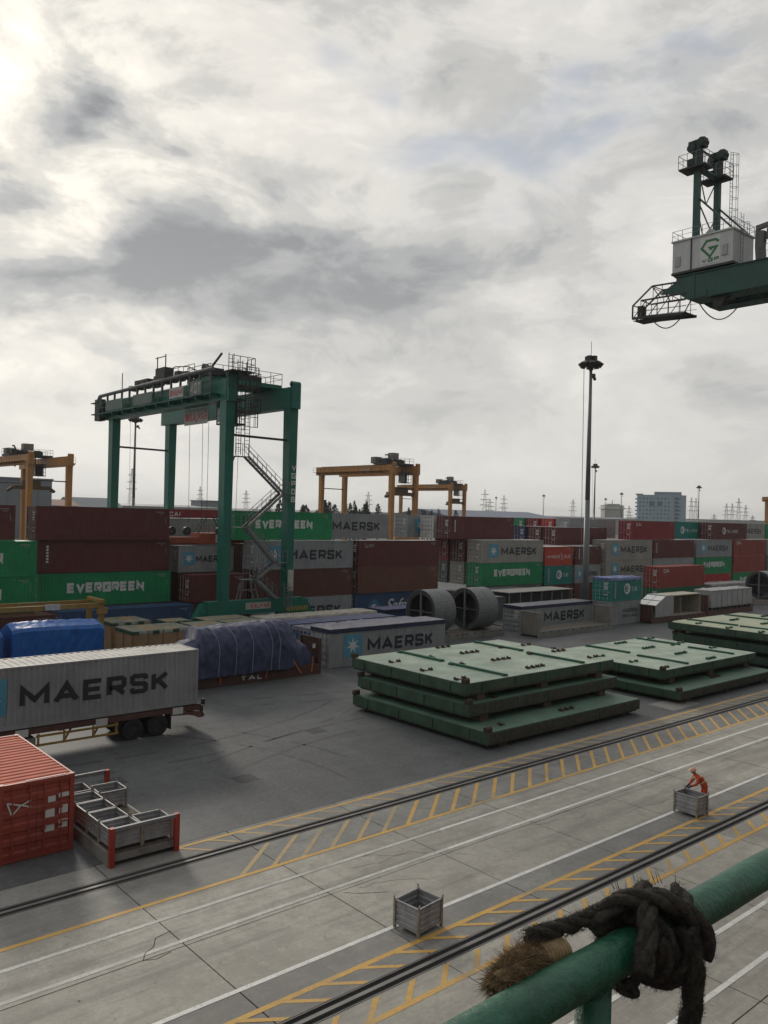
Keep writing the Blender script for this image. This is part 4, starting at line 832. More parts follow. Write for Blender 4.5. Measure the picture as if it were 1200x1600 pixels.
for x in (0.5, 3.7):
    b = MB(); b.box(x-0.2, x+0.2, 33.13, 33.57, 31.0 if x > 3.3 else 33.84, 39.3); b.obj('mast_leg', STSG, sts)
    b = MB(); b.box(x-0.7, x+0.7, 32.4, 34.6, 39.3, 39.42); b.box(x-0.3, x+0.3, 32.7, 34.2, 39.15, 39.3); plat = b.obj('mast_platform', DARK, sts)
    b = MB(); railing(b, [(x-0.7, 32.4, 39.42), (x-0.7, 34.6, 39.42), (x+0.7, 34.6, 39.42), (x+0.7, 32.4, 39.42), (x-0.7, 32.4, 39.42)], 1.05, 0.022, 0.7); b.obj('railing', STEEL, plat)
    b = MB(); b.box(x-0.28, x+0.28, 33.05, 33.65, 39.48, 41.55); b.box(x-0.36, x+0.36, 33.5, 34.0, 40.75, 41.5); b.box(x-0.33, x+0.33, 32.7, 33.1, 40.9, 41.6); b.tube((x-0.38, 33.75, 41.0), (x+0.38, 33.75, 41.0), 0.36, 12); b.tube((x-0.38, 32.95, 41.3), (x+0.38, 32.95, 41.3), 0.32, 12); b.box(x-0.3, x+0.3, 33.6, 34.1, 39.7, 40.15); b.obj('sheave_head', mat('dark crane green', (0.012, 0.035, 0.028), rough=0.6), sts)
b = MB(); b.tube((0.5, 33.3, 40.9), (3.7, 33.3, 40.9), 0.09, 6); b.box(0.3, 3.9, 32.9, 33.5, 39.2, 39.32)
b.tube((0.5, 33.35, 37.0), (3.7, 33.35, 34.2), 0.06, 6); b.tube((0.75, 33.35, 39.1), (1.9, 33.35, 36.9), 0.05, 6); b.tube((3.45, 33.35, 39.1), (1.9, 33.35, 36.9), 0.05, 6)
b.tube((0.6, 33.35, 36.2), (1.7, 33.35, 34.0), 0.05, 6); b.tube((3.5, 33.35, 36.2), (1.8, 33.35, 34.0), 0.05, 6)
for x in (0.5, 3.7): b.tube((x, 33.2, 37.0), (x, 30.3, 33.9), 0.075, 6)
b.each('brace', STSG, sts)
b = MB(); ladder(b, (4.5, 32.6, 31.2), 10.4, 0.42, 'x', 0.022, 0.55, (0.6, -0.6)); ladder(b, (1.0, 29.9, 31.2), 3.9, 0.42, 'x', 0.02, 0.5, (0, -1)); b.obj('caged_ladder', STEEL, sts)
b = MB(); railing(b, [(-0.1, 30.0, 33.84), (-0.1, 35.0, 33.84), (3.2, 35.0, 33.84), (3.2, 30.0, 33.84), (-0.1, 30.0, 33.84)], 0.75, 0.02, 0.8); b.obj('roof_railing', STEEL, sts)
b = MB(); b.box(1.1, 2.0, 32.2, 33.0, 33.84, 34.3); b.prism([(32.2, 34.3), (33.0, 34.3), (32.6, 34.7)], 1.2, 1.9, 'x'); b.obj('roof_box', HOUSE, hs)
# service crane on the girder
b = MB(); b.prism([(28.9, 33.6), (28.2, 33.4), (28.3, 32.3), (28.2, 31.0), (28.8, 31.0), (28.9, 32.3)], 1.0, 1.5, 'x'); b.beam((1.2, 28.9, 33.75), (1.2, 24.4, 34.3), 0.25, 0.35); b.box(0.9, 1.6, 27.3, 28.0, 32.7, 33.5); b.obj('service_crane', mat('service grey', (0.13, 0.13, 0.13), rough=0.6), sts)
b = MB(); railing(b, [(-0.1, 28.2, 31.0), (-0.1, 20, 31.0)], 1.0, 0.02, 1.0); b.obj('girder_railing', STEEL, sts)
# access basket at the landward end
b = MB(); x0, x1 = -0.1, 1.5
for x in (x0, x1):
    b.beam((x, 33.7, 28.0), (x, 38.45, 28.3), 0.14, 0.2); b.beam((x, 34.6, 30.55), (x, 36.7, 30.65), 0.1, 0.12); b.beam((x, 36.7, 30.65), (x, 38.45, 29.35), 0.1, 0.1); b.beam((x, 38.45, 29.35), (x, 38.45, 28.3), 0.1, 0.1)
    b.beam((x, 33.8, 29.55), (x, 37.7, 29.65), 0.1, 0.12); b.tube((x, 36.7, 30.6), (x, 36.0, 29.65), 0.04, 5)
    for k, y in enumerate((34.2, 35.2, 36.2, 37.2, 37.7)): b.tube((x, y, 28.1), (x, y, 29.6), 0.03, 5)
    for y, z in ((35.0, 30.55), (35.8, 30.6), (36.6, 30.6)): b.tube((x, y, 29.6), (x, y, z), 0.03, 5)
    b.tube((x, 38.3, 28.4), (x, 37.2, 29.6), 0.04, 5); b.tube((x, 36.2, 28.3), (x, 35.2, 29.5), 0.035, 5); b.tube((x, 35.2, 29.6), (x, 36.6, 30.5), 0.035, 5)
    for h_ in (0.5, 0.95): b.tube((x, 33.7, 28.05+h_), (x, 38.3, 28.3+h_), 0.02, 4)
for y, z in ((33.75, 28.0), (35.2, 28.1), (36.6, 28.2), (38.4, 28.3), (38.4, 29.35), (36.7, 30.65), (34.7, 30.55), (37.7, 29.65)): b.tube((x0, y, z), (x1, y, z), 0.045, 5)
b.obj('access_basket', DARK, sts); MB().box(x0, x1, 33.8, 38.4, 28.08, 28.12).obj('basket_floor', DARK, sts); MB().box(0.2, 0.7, 37.7, 38.2, 28.4, 29.3).obj('control_box', DARK, sts)
def sagline(p, q, sag, n=14): return [Vector(p).lerp(Vector(q), k/n) - Vector((0, 0, 4*sag*(k/n)*(1-k/n))) for k in range(n+1)]
for p, q, s_ in (((-0.2, 36.7, 28.1), (-0.2, 33.2, 29.0), 1.5), ((-0.2, 32.8, 28.95), (-0.2, 28.7, 28.95), 1.95), ((-0.2, 28.3, 28.95), (-0.2, 24.3, 28.95), 1.6), ((-0.2, 24.0, 28.95), (-0.2, 20, 28.95), 1.6)):
    b = MB(); b.path(sagline(p, q, s_), 0.045, 6); b.obj('festoon_cable', BLACK, sts)
b = MB(); b.prism([(31.9, 28.95), (30.6, 28.95), (31.0, 28.2), (31.6, 28.2)], 0.2, 1.0, 'x'); b.box(0.4, 0.6, 30.0, 30.8, 28.55, 28.7); b.obj('rope_guide', DARK, sts)
b = MB(); b.tube((0.5, 30.9, 28.4), (0.5, 18, 28.6), 0.02, 4); b.obj('hoist_rope', DARK, sts)

# ------------------------------------------------------------------ light masts
MAST = mat('mast grey', (0.19, 0.20, 0.205), rough=0.5, metal=0.2, var=0.12)
def light_mast(label, X, Y, h, r=0.36, group=None, rings=8):
    t = thing('light_mast', label, 'light mast', (X, Y, 0), 0, group)
    b = MB(); b.tube((0, 0, 0), (0, 0, h*0.45), r, 12, r*0.72); b.tube((0, 0, h*0.45), (0, 0, h-0.2), r*0.70, 12, r*0.42); b.box(-0.6, 0.6, -0.6, 0.6, 0, 0.15); b.obj('pole', MAST, t, True)
    b = MB(); b.disc_ring((0, 0, 0), 'y', 1.0, 0.86, 0.15, 20); b.v = [(x, z, y+h-0.9) for x, y, z in b.v]
    for k in range(4): a = k*math.pi/2+0.4; b.tube((0, 0, h-0.9), (0.95*math.cos(a), 0.95*math.sin(a), h-0.9), 0.05, 5)
    b.tube((0, 0, h-1.5), (0, 0, h+0.1), r*0.75, 10); b.obj('head_frame', DARK, t)
    for k in range(rings):
        a = 2*math.pi*k/rings; c = Vector((0.95*math.cos(a), 0.95*math.sin(a), h-0.75)); d = Vector((math.cos(a), math.sin(a), -0.75)).normalized()
        b = MB(); b.beam(c-d*0.1, c+d*0.42, 0.62, 0.5); b.beam(c+d*0.42, c+d*0.46, 0.68, 0.56); f = b.obj('flood_lamp', DARK, t)
    b = MB()
    for k in range(4): a = 2*math.pi*k/4+0.2; b.box(0.42*math.cos(a)-0.25, 0.42*math.cos(a)+0.25, 0.42*math.sin(a)-0.25, 0.42*math.sin(a)+0.25, h-0.75, h+0.15)
    b.each('ballast_box', DARK, t)
    b = MB(); b.tube((0, 0, h), (0, 0, h+1.9), 0.03, 4); b.obj('lightning_rod', DARK, t)
    if r > 0.3:
        b = MB(); b.path([(-0.95, 0.3, h-1.0), (-0.8, 0.25, h*0.5), (-0.55, 0.2, 1.0)], 0.035, 5); b.obj('hoist_cable', MAST, t); b = MB(); b.box(0.3, 0.7, -0.2, 0.2, h-2.4, h-1.9); b.beam((0.5, 0, h-2.0), (0.9, 0, h-2.6), 0.3, 0.2); b.obj('camera_bracket', DARK, t)
    return t
light_mast('tall grey light mast rising from the yard right of the centre', 83.2, 58.9, 31.0, 0.42)
light_mast('light mast seen between the left legs of the green gantry crane', 71.5, 160.0, 30.2, 0.40)
light_mast('light mast close behind the tallest one, right of it', 237.0, 165.0, 30.2, 0.40)
light_mast('light mast standing right of the pale blue building', 405.0, 218.0, 30.3, 0.40)
light_mast('light mast standing just left of the pale blue building', 520.0, 339.0, 31.0, 0.45)
for i, (px, py, lab) in enumerate(((534, 420, 'thin far light mast above the long blue roofed shed'), (620, 420, 'thin far light mast left of the small white tower'), (590, 520, 'slim far light mast between two taller ones on the horizon'))): light_mast(lab, px, py, 30, 0.4, 'far light masts on the horizon', 6)
# ------------------------------------------------------------------ hatch covers
HATCH = mat('hatch cover side green', (0.034, 0.084, 0.052), rough=0.6, var=0.35, scale=1.2, streak=0.75, rust=0.55, rustcol=(0.065, 0.05, 0.032), dirt=(0.085, 0.085, 0.06))
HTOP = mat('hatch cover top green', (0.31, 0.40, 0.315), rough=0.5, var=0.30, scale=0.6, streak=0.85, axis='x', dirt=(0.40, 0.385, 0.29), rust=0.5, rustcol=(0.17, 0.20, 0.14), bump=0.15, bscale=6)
HTOP2 = mat('weathered hatch top', (0.36, 0.40, 0.28), rough=0.65, var=0.2, scale=0.5, streak=0.4, axis='x', dirt=(0.33, 0.31, 0.24), rust=0.2)
HRIB = mat('hatch rib green', (0.014, 0.095, 0.055), rough=0.5, var=0.2)
HEDGE = mat('hatch edge sealing', (0.055, 0.058, 0.045), rough=0.8, var=0.35, scale=3, streak=0.6, rust=0.45)
RUSTD = mat('dark rusty fitting', (0.055, 0.035, 0.025), rough=0.8, var=0.4, scale=5)
HTOP_SHADE = mat('shaded lower hatch top green', (0.10, 0.185, 0.135), rough=0.55, var=0.25, scale=0.6, streak=0.4, axis='x', dirt=(0.12, 0.14, 0.11), rust=0.15)  # darker copy of the top green: shade on lower covers is in the colour
TIMBER = mat('timber bearer', (0.10, 0.075, 0.05), rough=0.9)
fit = {}
def fitting_mesh(n):
    if n in fit: return fit[n]
    b = MB(); r2 = random.Random(n)
    w = 0.28+0.26*n
    b.box(-w, w, -0.09, 0.09, 0.0, 0.06)
    for k in range(n+1):
        x = -w+0.1+(2*w-0.2)*k/max(1, n); b.box(x-0.10, x+0.10, -0.17, 0.17, 0.06, 0.16); b.tube((x, -0.2, 0.17), (x, 0.2, 0.17), 0.06, 6); b.beam((x, 0, 0.1), (x+r2.uniform(-0.1, 0.1), r2.uniform(-0.1, 0.1), 0.30), 0.07, 0.07)
    fit[n] = b.mesh('lashing_fitting'); return fit[n]
def hatch_cover(label, x0, x1, y0, y1, z0, th, top=HTOP, fits=(), ribs=(), fitmat=None, group='hatch covers stacked on the yard'):
    cx, cy = (x0+x1)/2, (y0+y1)/2; t = thing('hatch_cover', label, 'hatch cover', (cx, cy, z0), 0, group); a, c = (x1-x0)/2, (y1-y0)/2
    b = MB(); b.box(-a, a, -c, c, 0.10, th); bv = b.obj('side_plate', HATCH, t); md = bv.modifiers.new('bevel', 'BEVEL'); md.width = 0.03; md.segments = 2
    b = MB(); nx, ny = 26, 18; vs = []
    for j in range(ny+1):
        for i in range(nx+1):
            u, v = -a+0.02+(2*a-0.04)*i/nx, -c+0.02+(2*c-0.04)*j/ny; e = min(1, i, nx-i, j, ny-j)
            vs.append((u, v, th+0.006+e*0.018*noise.noise((u*0.5+x0, v*0.5+z0*7, 1.0))+0.01*e))
    n = nx+1; b.add(vs, [(j*n+i, j*n+i+1, (j+1)*n+i+1, (j+1)*n+i) for j in range(ny) for i in range(nx)]); b.obj('top_plate', top, t, True)
    # recessed seal strip and stiffeners along the sides
    b = MB(); b.box(-a+0.12, a-0.12, -c+0.12, c-0.12, 0.0, 0.10); b.obj('seal_bar', HEDGE, t)
    b = MB()
    for s in (-1, 1):
        for k in range(5):
            u = -a+2*a*(k+0.5)/5; b.box(u-0.07, u+0.07, s*c-0.03 if s > 0 else -c-0.05, s*c+0.05 if s > 0 else -c+0.03, 0.13, th-0.05)
        for k in range(4):
            v = -c+2*c*(k+0.5)/4; b.box((a-0.03) if s > 0 else -a-0.05, (a+0.05) if s > 0 else -a+0.03, v-0.07, v+0.07, 0.13, th-0.05)
    b.each('stiffener', HATCH, t)
    b = MB(); b.box(-a+0.004, a-0.004, -c-0.022, -c-0.002, 0.115, th-0.06) if top is HTOP_SHADE else b.box(-a+0.3, a-0.3, -c-0.015, -c-0.002, 0.12, 0.20); b.obj('edge_seal', HEDGE, t)
    for (x, ya, yb) in ribs:
        b = MB(); b.box(x-cx-0.09, x-cx+0.09, ya-cy, yb-cy, th+0.0, th+0.14); rb = b.obj('top_rib', HRIB, t); b = MB(); b.box(x-cx-0.2, x-cx+0.2, yb-cy-0.3, yb-cy-0.02, th, th+0.10); b.box(x-cx-0.18, x-cx+0.18, ya-cy+0.02, ya-cy+0.22, th, th+0.12); b.each('rib_stop', HRIB, rb)
    for k, (x, y, n) in enumerate(fits): put('lashing_fitting', fitting_mesh(n), t, fitmat or RUSTD, (x-cx, y-cy, th+0.005), (0, 0, rnd.uniform(-0.06, 0.06))).scale = (0.72, 0.8, 0.62)
    for sx in (-0.8, 0.0, 0.8):
        for sy in (-0.9, 0.9):
            b = MB(); b.box(sx*a-0.3, sx*a+0.3, sy*c-0.35, sy*c+0.35, -0.33 if z0 > 0.3 else -0.15, 0.0); b.obj('bearer', TIMBER, t)
    for s, y in ((-1, -c), (-1, c)):
        b = MB(); b.box(-a-0.05, -a+0.3, y*0.97-0.15, y*0.97+0.15, th, th+0.22); b.tube((-a-0.02, y*0.97, th+0.18), (-a+0.35, y*0.97, th+0.18), 0.09, 7); b.obj('corner_lug', RUSTD, t)
    return t
F1 = [(32.6, 36.3, 1), (32.4, 33.4, 1), (32.2, 30.6, 1), (35.7, 36.3, 0), (35.6, 33.6, 0), (38.9, 36.2, 3), (38.7, 33.4, 3), (38.5, 30.6, 3), (38.9, 38.6, 2), (42.2, 36.4, 0), (41.9, 33.7, 0), (44.5, 36.2, 1), (44.4, 33.4, 2), (44.3, 30.7, 1)]
hatch_cover('green hatch cover on the ground, lowest and widest of the near stack', 31.2, 44.8, 27.6, 38.4, 0.16, 0.72, HTOP_SHADE, [(38.6, 28.4, 2), (33, 28.3, 0)], [])
hatch_cover('green hatch cover in the middle of the near stack of three', 31.55, 44.9, 29.3, 38.4, 1.20, 0.72, HTOP_SHADE, [(34, 29.7, 0)], [])
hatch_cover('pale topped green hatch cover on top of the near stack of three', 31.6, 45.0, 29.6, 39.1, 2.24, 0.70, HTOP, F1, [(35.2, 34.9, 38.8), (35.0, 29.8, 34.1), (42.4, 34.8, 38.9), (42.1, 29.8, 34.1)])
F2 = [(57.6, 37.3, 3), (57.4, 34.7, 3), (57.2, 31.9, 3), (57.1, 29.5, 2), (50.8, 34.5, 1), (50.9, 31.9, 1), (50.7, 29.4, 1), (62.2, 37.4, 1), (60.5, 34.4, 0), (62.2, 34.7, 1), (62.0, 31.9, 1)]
hatch_cover('green hatch cover on the ground, lower of the two in the middle stack', 49.2, 62.6, 27.4, 38.0, 0.16, 0.62, HTOP_SHADE, [(56, 28.6, 2)], [])
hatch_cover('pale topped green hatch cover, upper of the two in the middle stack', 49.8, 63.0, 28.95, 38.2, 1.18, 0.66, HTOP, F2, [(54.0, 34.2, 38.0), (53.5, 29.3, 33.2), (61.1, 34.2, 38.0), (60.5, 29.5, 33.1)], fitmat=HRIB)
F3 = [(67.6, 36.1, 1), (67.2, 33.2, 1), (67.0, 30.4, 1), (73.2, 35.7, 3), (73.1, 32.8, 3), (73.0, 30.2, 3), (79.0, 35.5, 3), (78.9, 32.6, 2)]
hatch_cover('green hatch cover on the ground under the right hand stack', 67.2, 80.4, 27.6, 38.2, 0.16, 0.66, HTOP_SHADE, [], [])
hatch_cover('green hatch cover in the middle of the right hand stack', 67.0, 80.4, 29.0, 38.2, 1.18, 0.68, HTOP_SHADE, [], [])
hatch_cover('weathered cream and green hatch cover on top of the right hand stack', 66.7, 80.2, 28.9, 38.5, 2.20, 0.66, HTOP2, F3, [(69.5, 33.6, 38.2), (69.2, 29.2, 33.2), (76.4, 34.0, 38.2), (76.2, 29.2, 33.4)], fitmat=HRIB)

# ------------------------------------------------------------------ trailer with the grey MAERSK container
tr = thing('container_trailer', 'rusty container trailer with yellow side guard under the near MAERSK container', 'trailer', (15.4, 40.7, 0))
b = MB()
for y in (-0.5, 0.5): b.box(-6.5, 6.35, y-0.09, y+0.09, 0.92, 1.24)
for x in (-6, -3.5, -1, 1.5, 4, 6.2): b.box(x-0.12, x+0.12, -1.2, 1.2, 1.02, 1.33)
b.box(-6.1, 6.3, -1.21, -1.12, 1.05, 1.33); b.box(-6.1, 6.3, 1.12, 1.21, 1.05, 1.33); b.obj('chassis_frame', RACKRED, tr)
for x in (2.55, 3.90):
    b = MB(); b.tube((x, -1.1, 0.53), (x, 1.1, 0.53), 0.09, 8); b.obj('axle', DARK, tr)
    for y in (-1.05, -0.72, 0.72, 1.05):
        b = MB(); b.disc_ring((x, y, 0.53), 'y', 0.53, 0.30, 0.28, 28); 
        for k in range(28): a = 2*math.pi*k/28; b.beam((x+0.525*math.cos(a), y-0.13, 0.53+0.525*math.sin(a)), (x+0.525*math.cos(a), y+0.13, 0.53+0.525*math.sin(a)), 0.05, 0.03)
        w_ = b.obj('wheel', BLACK, tr); 
        if abs(y) > 1: 
            b = MB(); b.disc_ring((x, y*0.98, 0.53), 'y', 0.30, 0.09, 0.12, 20); b.tube((x, y*0.9, 0.53), (x, y*1.08, 0.53), 0.12, 10); b.obj('rim', DARK, w_)
b = MB(); b.box(4.55, 4.62, -1.2, -0.55, 0.25, 1.0); b.box(4.55, 4.62, 0.55, 1.2, 0.25, 1.0); b.box(1.75, 1.82, -1.2, -0.55, 0.5, 1.0); b.each('mud_flap', BLACK, tr)
b = MB(); b.prism([(4.6, 1.05), (6.4, 0.95), (6.55, 0.70), (6.4, 0.62), (5.6, 0.85), (4.6, 0.92)], -1.22, -1.14, 'y'); b.box(6.2, 6.45, -1.2, 1.2, 0.62, 0.85); b.obj('rear_bumper', RUSTY, tr)
b = MB(); b.box(6.3, 6.42, -1.25, -0.95, 0.95, 1.25); b.box(6.36, 6.5, -1.3, -1.1, 1.3, 1.6); b.each('rear_lamp', DARK, tr)
b = MB()
for z in (0.50, 0.92): b.beam((-2.2, -1.24, z), (1.75, -1.24, z), 0.06, 0.10)
for x in (-2.1, -0.9, 0.5, 1.65): b.beam((x, -1.24, 0.45), (x, -1.24, 1.03), 0.09, 0.08, up=(0, 1, 0)); 
b.beam((-0.9, -1.22, 0.5), (-0.5, -1.0, 1.03), 0.07, 0.07); b.beam((0.5, -1.22, 0.5), (0.9, -1.0, 1.03), 0.07, 0.07); b.obj('side_guard', YELLOW, tr)
for x in (-2.85, 0.9, 4.95): MB().box(x-0.29, x+0.29, -1.27, -1.24, 0.98, 1.32).obj('reflector_plate', P['white'], tr)
b = MB()
for y in (-0.85, 0.85): b.box(-3.9, -3.7, y-0.1, y+0.1, 0.12, 1.0); b.box(-4.05, -3.55, y-0.18, y+0.18, 0.02, 0.12)
b.each('landing_leg', RUSTY, tr); b = MB(); b.box(-3.3, -2.2, -1.2, -0.4, 0.2, 0.85); b.obj('tool_box', RACK, tr)
b = MB(); b.box(5.95, 6.2, -1.22, -1.0, 1.331, 1.365); b.box(5.95, 6.2, 1.0, 1.22, 1.331, 1.365); b.box(-6.1, -5.9, -1.22, -1.0, 1.331, 1.365); b.box(-6.1, -5.9, 1.0, 1.22, 1.331, 1.365); b.each('twist_lock', DARK, tr)
C('grey MAERSK container on the trailer in the left foreground', '40H', P['grey'], 9.30, 39.48, 1.368, 'maersk_truck', doors='plain', roof=mat('pale roof', (0.50, 0.48, 0.45), rough=0.7, var=0.2, streak=0.5, axis='x', rust=0.25))

# ------------------------------------------------------------------ stillage bins
BIN = mat('stillage grey', (0.34, 0.345, 0.355), rough=0.55, metal=0.2, var=0.2, scale=4, streak=0.45, rust=0.1, rustcol=(0.22, 0.13, 0.05))
BINPOST = mat('stillage post', (0.30, 0.27, 0.22), rough=0.6, metal=0.1, var=0.3, scale=5, rust=0.4, rustcol=(0.22, 0.13, 0.05))
def stillage_parts(w, d, h, leg=0.12):
    out = []
    b = MB(); n = 4
    prof = []
    for k in range(n):
        z = leg+(h-leg)*k/n; s_ = (h-leg)/n; prof += [(z, 0), (z+s_*0.55, 0), (z+s_*0.68, 0.022), (z+s_*0.92, 0.022)]
    prof.append((h, 0))
    for (p, q, nrm) in (((-w/2, -d/2), (w/2, -d/2), (0, 1)), ((w/2, -d/2), (w/2, d/2), (-1, 0)), ((w/2, d/2), (-w/2, d/2), (0, -1)), ((-w/2, d/2), (-w/2, -d/2), (1, 0))):
        bb = MB(); vs = []
        for z, o in prof: vs += [(p[0]+nrm[0]*o, p[1]+nrm[1]*o, z), (q[0]+nrm[0]*o, q[1]+nrm[1]*o, z)]
        bb.add(vs, [(2*i, 2*i+1, 2*i+3, 2*i+2) for i in range(len(prof)-1)])
        m_ = (Vector(p)+Vector(q))/2; dv = (Vector(q)-Vector(p)).normalized()
        bb.beam((p[0], p[1], h), (q[0], q[1], h), 0.045, 0.04); bb.beam((p[0], p[1], leg+0.02), (q[0], q[1], leg+0.02), 0.045, 0.05)
        out.append(('side_panel', bb.mesh('side_panel'), BIN))
    bb = MB(); bb.box(-w/2+0.02, w/2-0.02, -d/2+0.02, d/2-0.02, leg+0.03, leg+0.05); out.append(('base_plate', bb.mesh('base_plate'), BIN))
    for sx in (-1, 1):
        for sy in (-1, 1):
            bb = MB(); x, y = sx*w/2, sy*d/2; bb.box(x-0.035, x+0.035, y-0.035, y+0.035, 0, h+0.03); bb.beam((x, y, h), (x+sx*0.03, y+sy*0.03, h+0.10), 0.035, 0.035); bb.tube((x+sx*0.03, y+sy*0.03, h+0.09), (x+sx*0.03-sx*0.05, y+sy*0.03, h+0.12), 0.018, 5); out.append(('post', bb.mesh('post'), BINPOST))
    return out
SP = {}
def stillage(label, X, Y, z=0.0, rot=0.0, size=(1.0, 0.9, 0.78), group=None):
    if size not in SP: SP[size] = stillage_parts(*size)
    t = thing('stillage_bin', label, 'steel bin', (X, Y, z), rot, group)
    for n, me, m in SP[size]: put(n, me, t, m)
    return t
stillage('open grey steel bin standing alone on the quay near the bottom', 16.38, 16.96, 0, math.radians(6), (1.0, 0.88, 0.78))
stillage('open grey steel bin the orange worker leans into', 31.30, 16.86, 0, math.radians(-2), (0.76, 0.98, 0.80))

# ------------------------------------------------------------------ worker bending over the bin
OR = mat('orange work suit', (0.50, 0.085, 0.030), rough=0.8, var=0.15, scale=8); SKIN = mat('skin', (0.30, 0.16, 0.10), rough=0.6); GLOVE = mat('dark glove', (0.02, 0.02, 0.025), rough=0.8); REFL = mat('reflective tape', (0.75, 0.66, 0.42), rough=0.5); BOOT = mat('boot', (0.03, 0.025, 0.02), rough=0.7)
HELM = mat('pale orange helmet', (0.66, 0.36, 0.25), rough=0.4)
def worker():
    J = {'pelvis': (0.0, 0, 0.92, .175), 'waist': (-0.07, 0, 1.06, .17), 'chest': (-0.22, 0, 1.24, .195), 'upper': (-0.37, 0, 1.34, .165), 'neck': (-0.42, 0, 1.43, .06), 'head0': (-0.46, 0, 1.475, .075), 'head1': (-0.505, 0, 1.54, .095), 'head2': (-0.53, 0, 1.615, .08),
         'nose': (-0.605, 0, 1.515, .018)}
    E = [('pelvis', 'waist'), ('waist', 'chest'), ('chest', 'upper'), ('upper', 'neck'), ('neck', 'head0'), ('head0', 'head1'), ('head1', 'head2'), ('head1', 'nose')]
    for s, n in ((1, 'l'), (-1, 'r')):
        hand = (-0.72, 0.09*s+0.02, 0.86)
        J.update({n+'sh': (-0.32, 0.21*s, 1.31, .09), n+'el': (-0.44, 0.25*s, 1.07, .068), n+'wr': (-0.64, 0.10*s, 0.94, .046), n+'palm': (hand[0], hand[1], hand[2], .040),
                  n+'hip': (0.02, 0.11*s, 0.86, .10), n+'kn': (-0.04, 0.13*s, 0.47, .070), n+'an': (0.05, 0.13*s, 0.09, .048), n+'toe': (-0.13, 0.15*s, 0.045, .042), n+'heel': (0.09, 0.13*s, 0.04, .04)})
        E += [('upper', n+'sh'), (n+'sh', n+'el'), (n+'el', n+'wr'), (n+'wr', n+'palm'), ('pelvis', n+'hip'), (n+'hip', n+'kn'), (n+'kn', n+'an'), (n+'an', n+'toe'), (n+'an', n+'heel')]
        for k, (dx, dy, dz) in enumerate(((-0.075, 0.032, -0.03), (-0.09, 0.012, -0.04), (-0.085, -0.010, -0.045), (-0.07, -0.030, -0.04), (-0.03, -0.05*s, 0.0))):
            J[n+'f%d' % k] = (hand[0]+dx*0.6, hand[1]+dy, hand[2]+dz*0.5, .012); J[n+'g%d' % k] = (hand[0]+dx, hand[1]+dy, hand[2]+dz*1.6, .010); E += [(n+'palm', n+'f%d' % k), (n+'f%d' % k, n+'g%d' % k)]
    names = list(J); idx = {n: i for i, n in enumerate(names)}
    me = bpy.data.meshes.new('body_skel'); me.from_pydata([J[n][:3] for n in names], [(idx[a], idx[c]) for a, c in E], [])
    o = bpy.data.objects.new('body_skel', me); COL.objects.link(o); o.modifiers.new('s', 'SKIN'); md = o.modifiers.new('u', 'SUBSURF'); md.levels = 2; md.render_levels = 2
    sv = me.skin_vertices[0].data
    for n in names: sv[idx[n]].radius = (J[n][3], J[n][3]); sv[idx[n]].use_root = n == 'pelvis'
    dg = bpy.context.evaluated_depsgraph_get(); m2 = bpy.data.meshes.new_from_object(o.evaluated_get(dg)); bpy.data.objects.remove(o)
    for m in (OR, SKIN, GLOVE, REFL, BOOT): m2.materials.append(m)
    ax0, ax1 = Vector((0, 0, 0.92)), Vector((-0.37, 0, 1.33)); ad = (ax1-ax0).normalized()
    for p in m2.polygons:
        c = p.center; k = 0; s_ = (c-ax0).dot(ad)
        if c.x < -0.38 and c.z > 1.44: k = 1
        elif c.x < -0.62 and c.z < 1.0: k = 2
        elif c.z < 0.13: k = 4
        elif abs(c.y) < 0.2 and (0.20 < s_ < 0.27 or 0.47 < s_ < 0.54) and c.x > -0.5: k = 3
        p.material_index = k; p.use_smooth = True
    return m2
t = thing('person', 'person in orange work suit and pale helmet leaning into a steel bin', 'person', (32.36, 16.86, 0), math.radians(-38))
t.scale = (0.96, 0.96, 0.96); put('body', worker(), t)
b = MB(); n = 14; vs = []
for j in range(6):
    ph = j/5*math.pi/2
    for k in range(n): a = 2*math.pi*k/n; vs.append((-0.515+0.135*math.cos(ph)*math.cos(a)-0.03*math.sin(ph), 0.125*math.cos(ph)*math.sin(a), 1.585+0.03*math.cos(a)*math.cos(ph)+0.125*math.sin(ph)))
b.add(vs, [(j*n+k, j*n+(k+1) % n, (j+1)*n+(k+1) % n, (j+1)*n+k) for j in range(5) for k in range(n)]); b.prism([(-0.54+0.18*math.cos(2*math.pi*k/16), 0.145*math.sin(2*math.pi*k/16)) for k in range(16)], 1.572, 1.588, 'z'); b.obj('helmet', HELM, t, True)

# ------------------------------------------------------------------ orange-red container and the rack of bins at the left
ORT = mat('lighter orange roof', (0.52, 0.110, 0.060), rough=0.75, var=0.15, streak=0.4, rust=0.2, rustcol=(0.25, 0.06, 0.035), dirt=(0.30, 0.09, 0.05))  # roof in a lighter, more orange tone than the walls
c = C('orange red container at the left edge with its doors to the quay', '20S', 'orange_bright', 0, 0, 0, None, rotz=math.radians(90), centre=(9.50, 28.1+3.03, 0), roof=ORT, doors='plain', marks=False)
b = MB()
for (ya, yb, za, zb) in ((-0.25, -0.58, 1.25, 1.52), (-0.72, -1.02, 1.3, 1.58), (-0.25, -0.58, 0.78, 1.05), (-0.72, -1.02, 0.82, 1.1), (-0.35, -0.6, 1.75, 1.95), (-0.7, -1.05, 1.85, 2.0)): b.add([(-3.012, ya, za), (-3.012, yb, za), (-3.012, yb, zb), (-3.012, ya, zb)], [(0, 1, 2, 3)])
b.each('door_placard', WHITE, c)
b = MB()
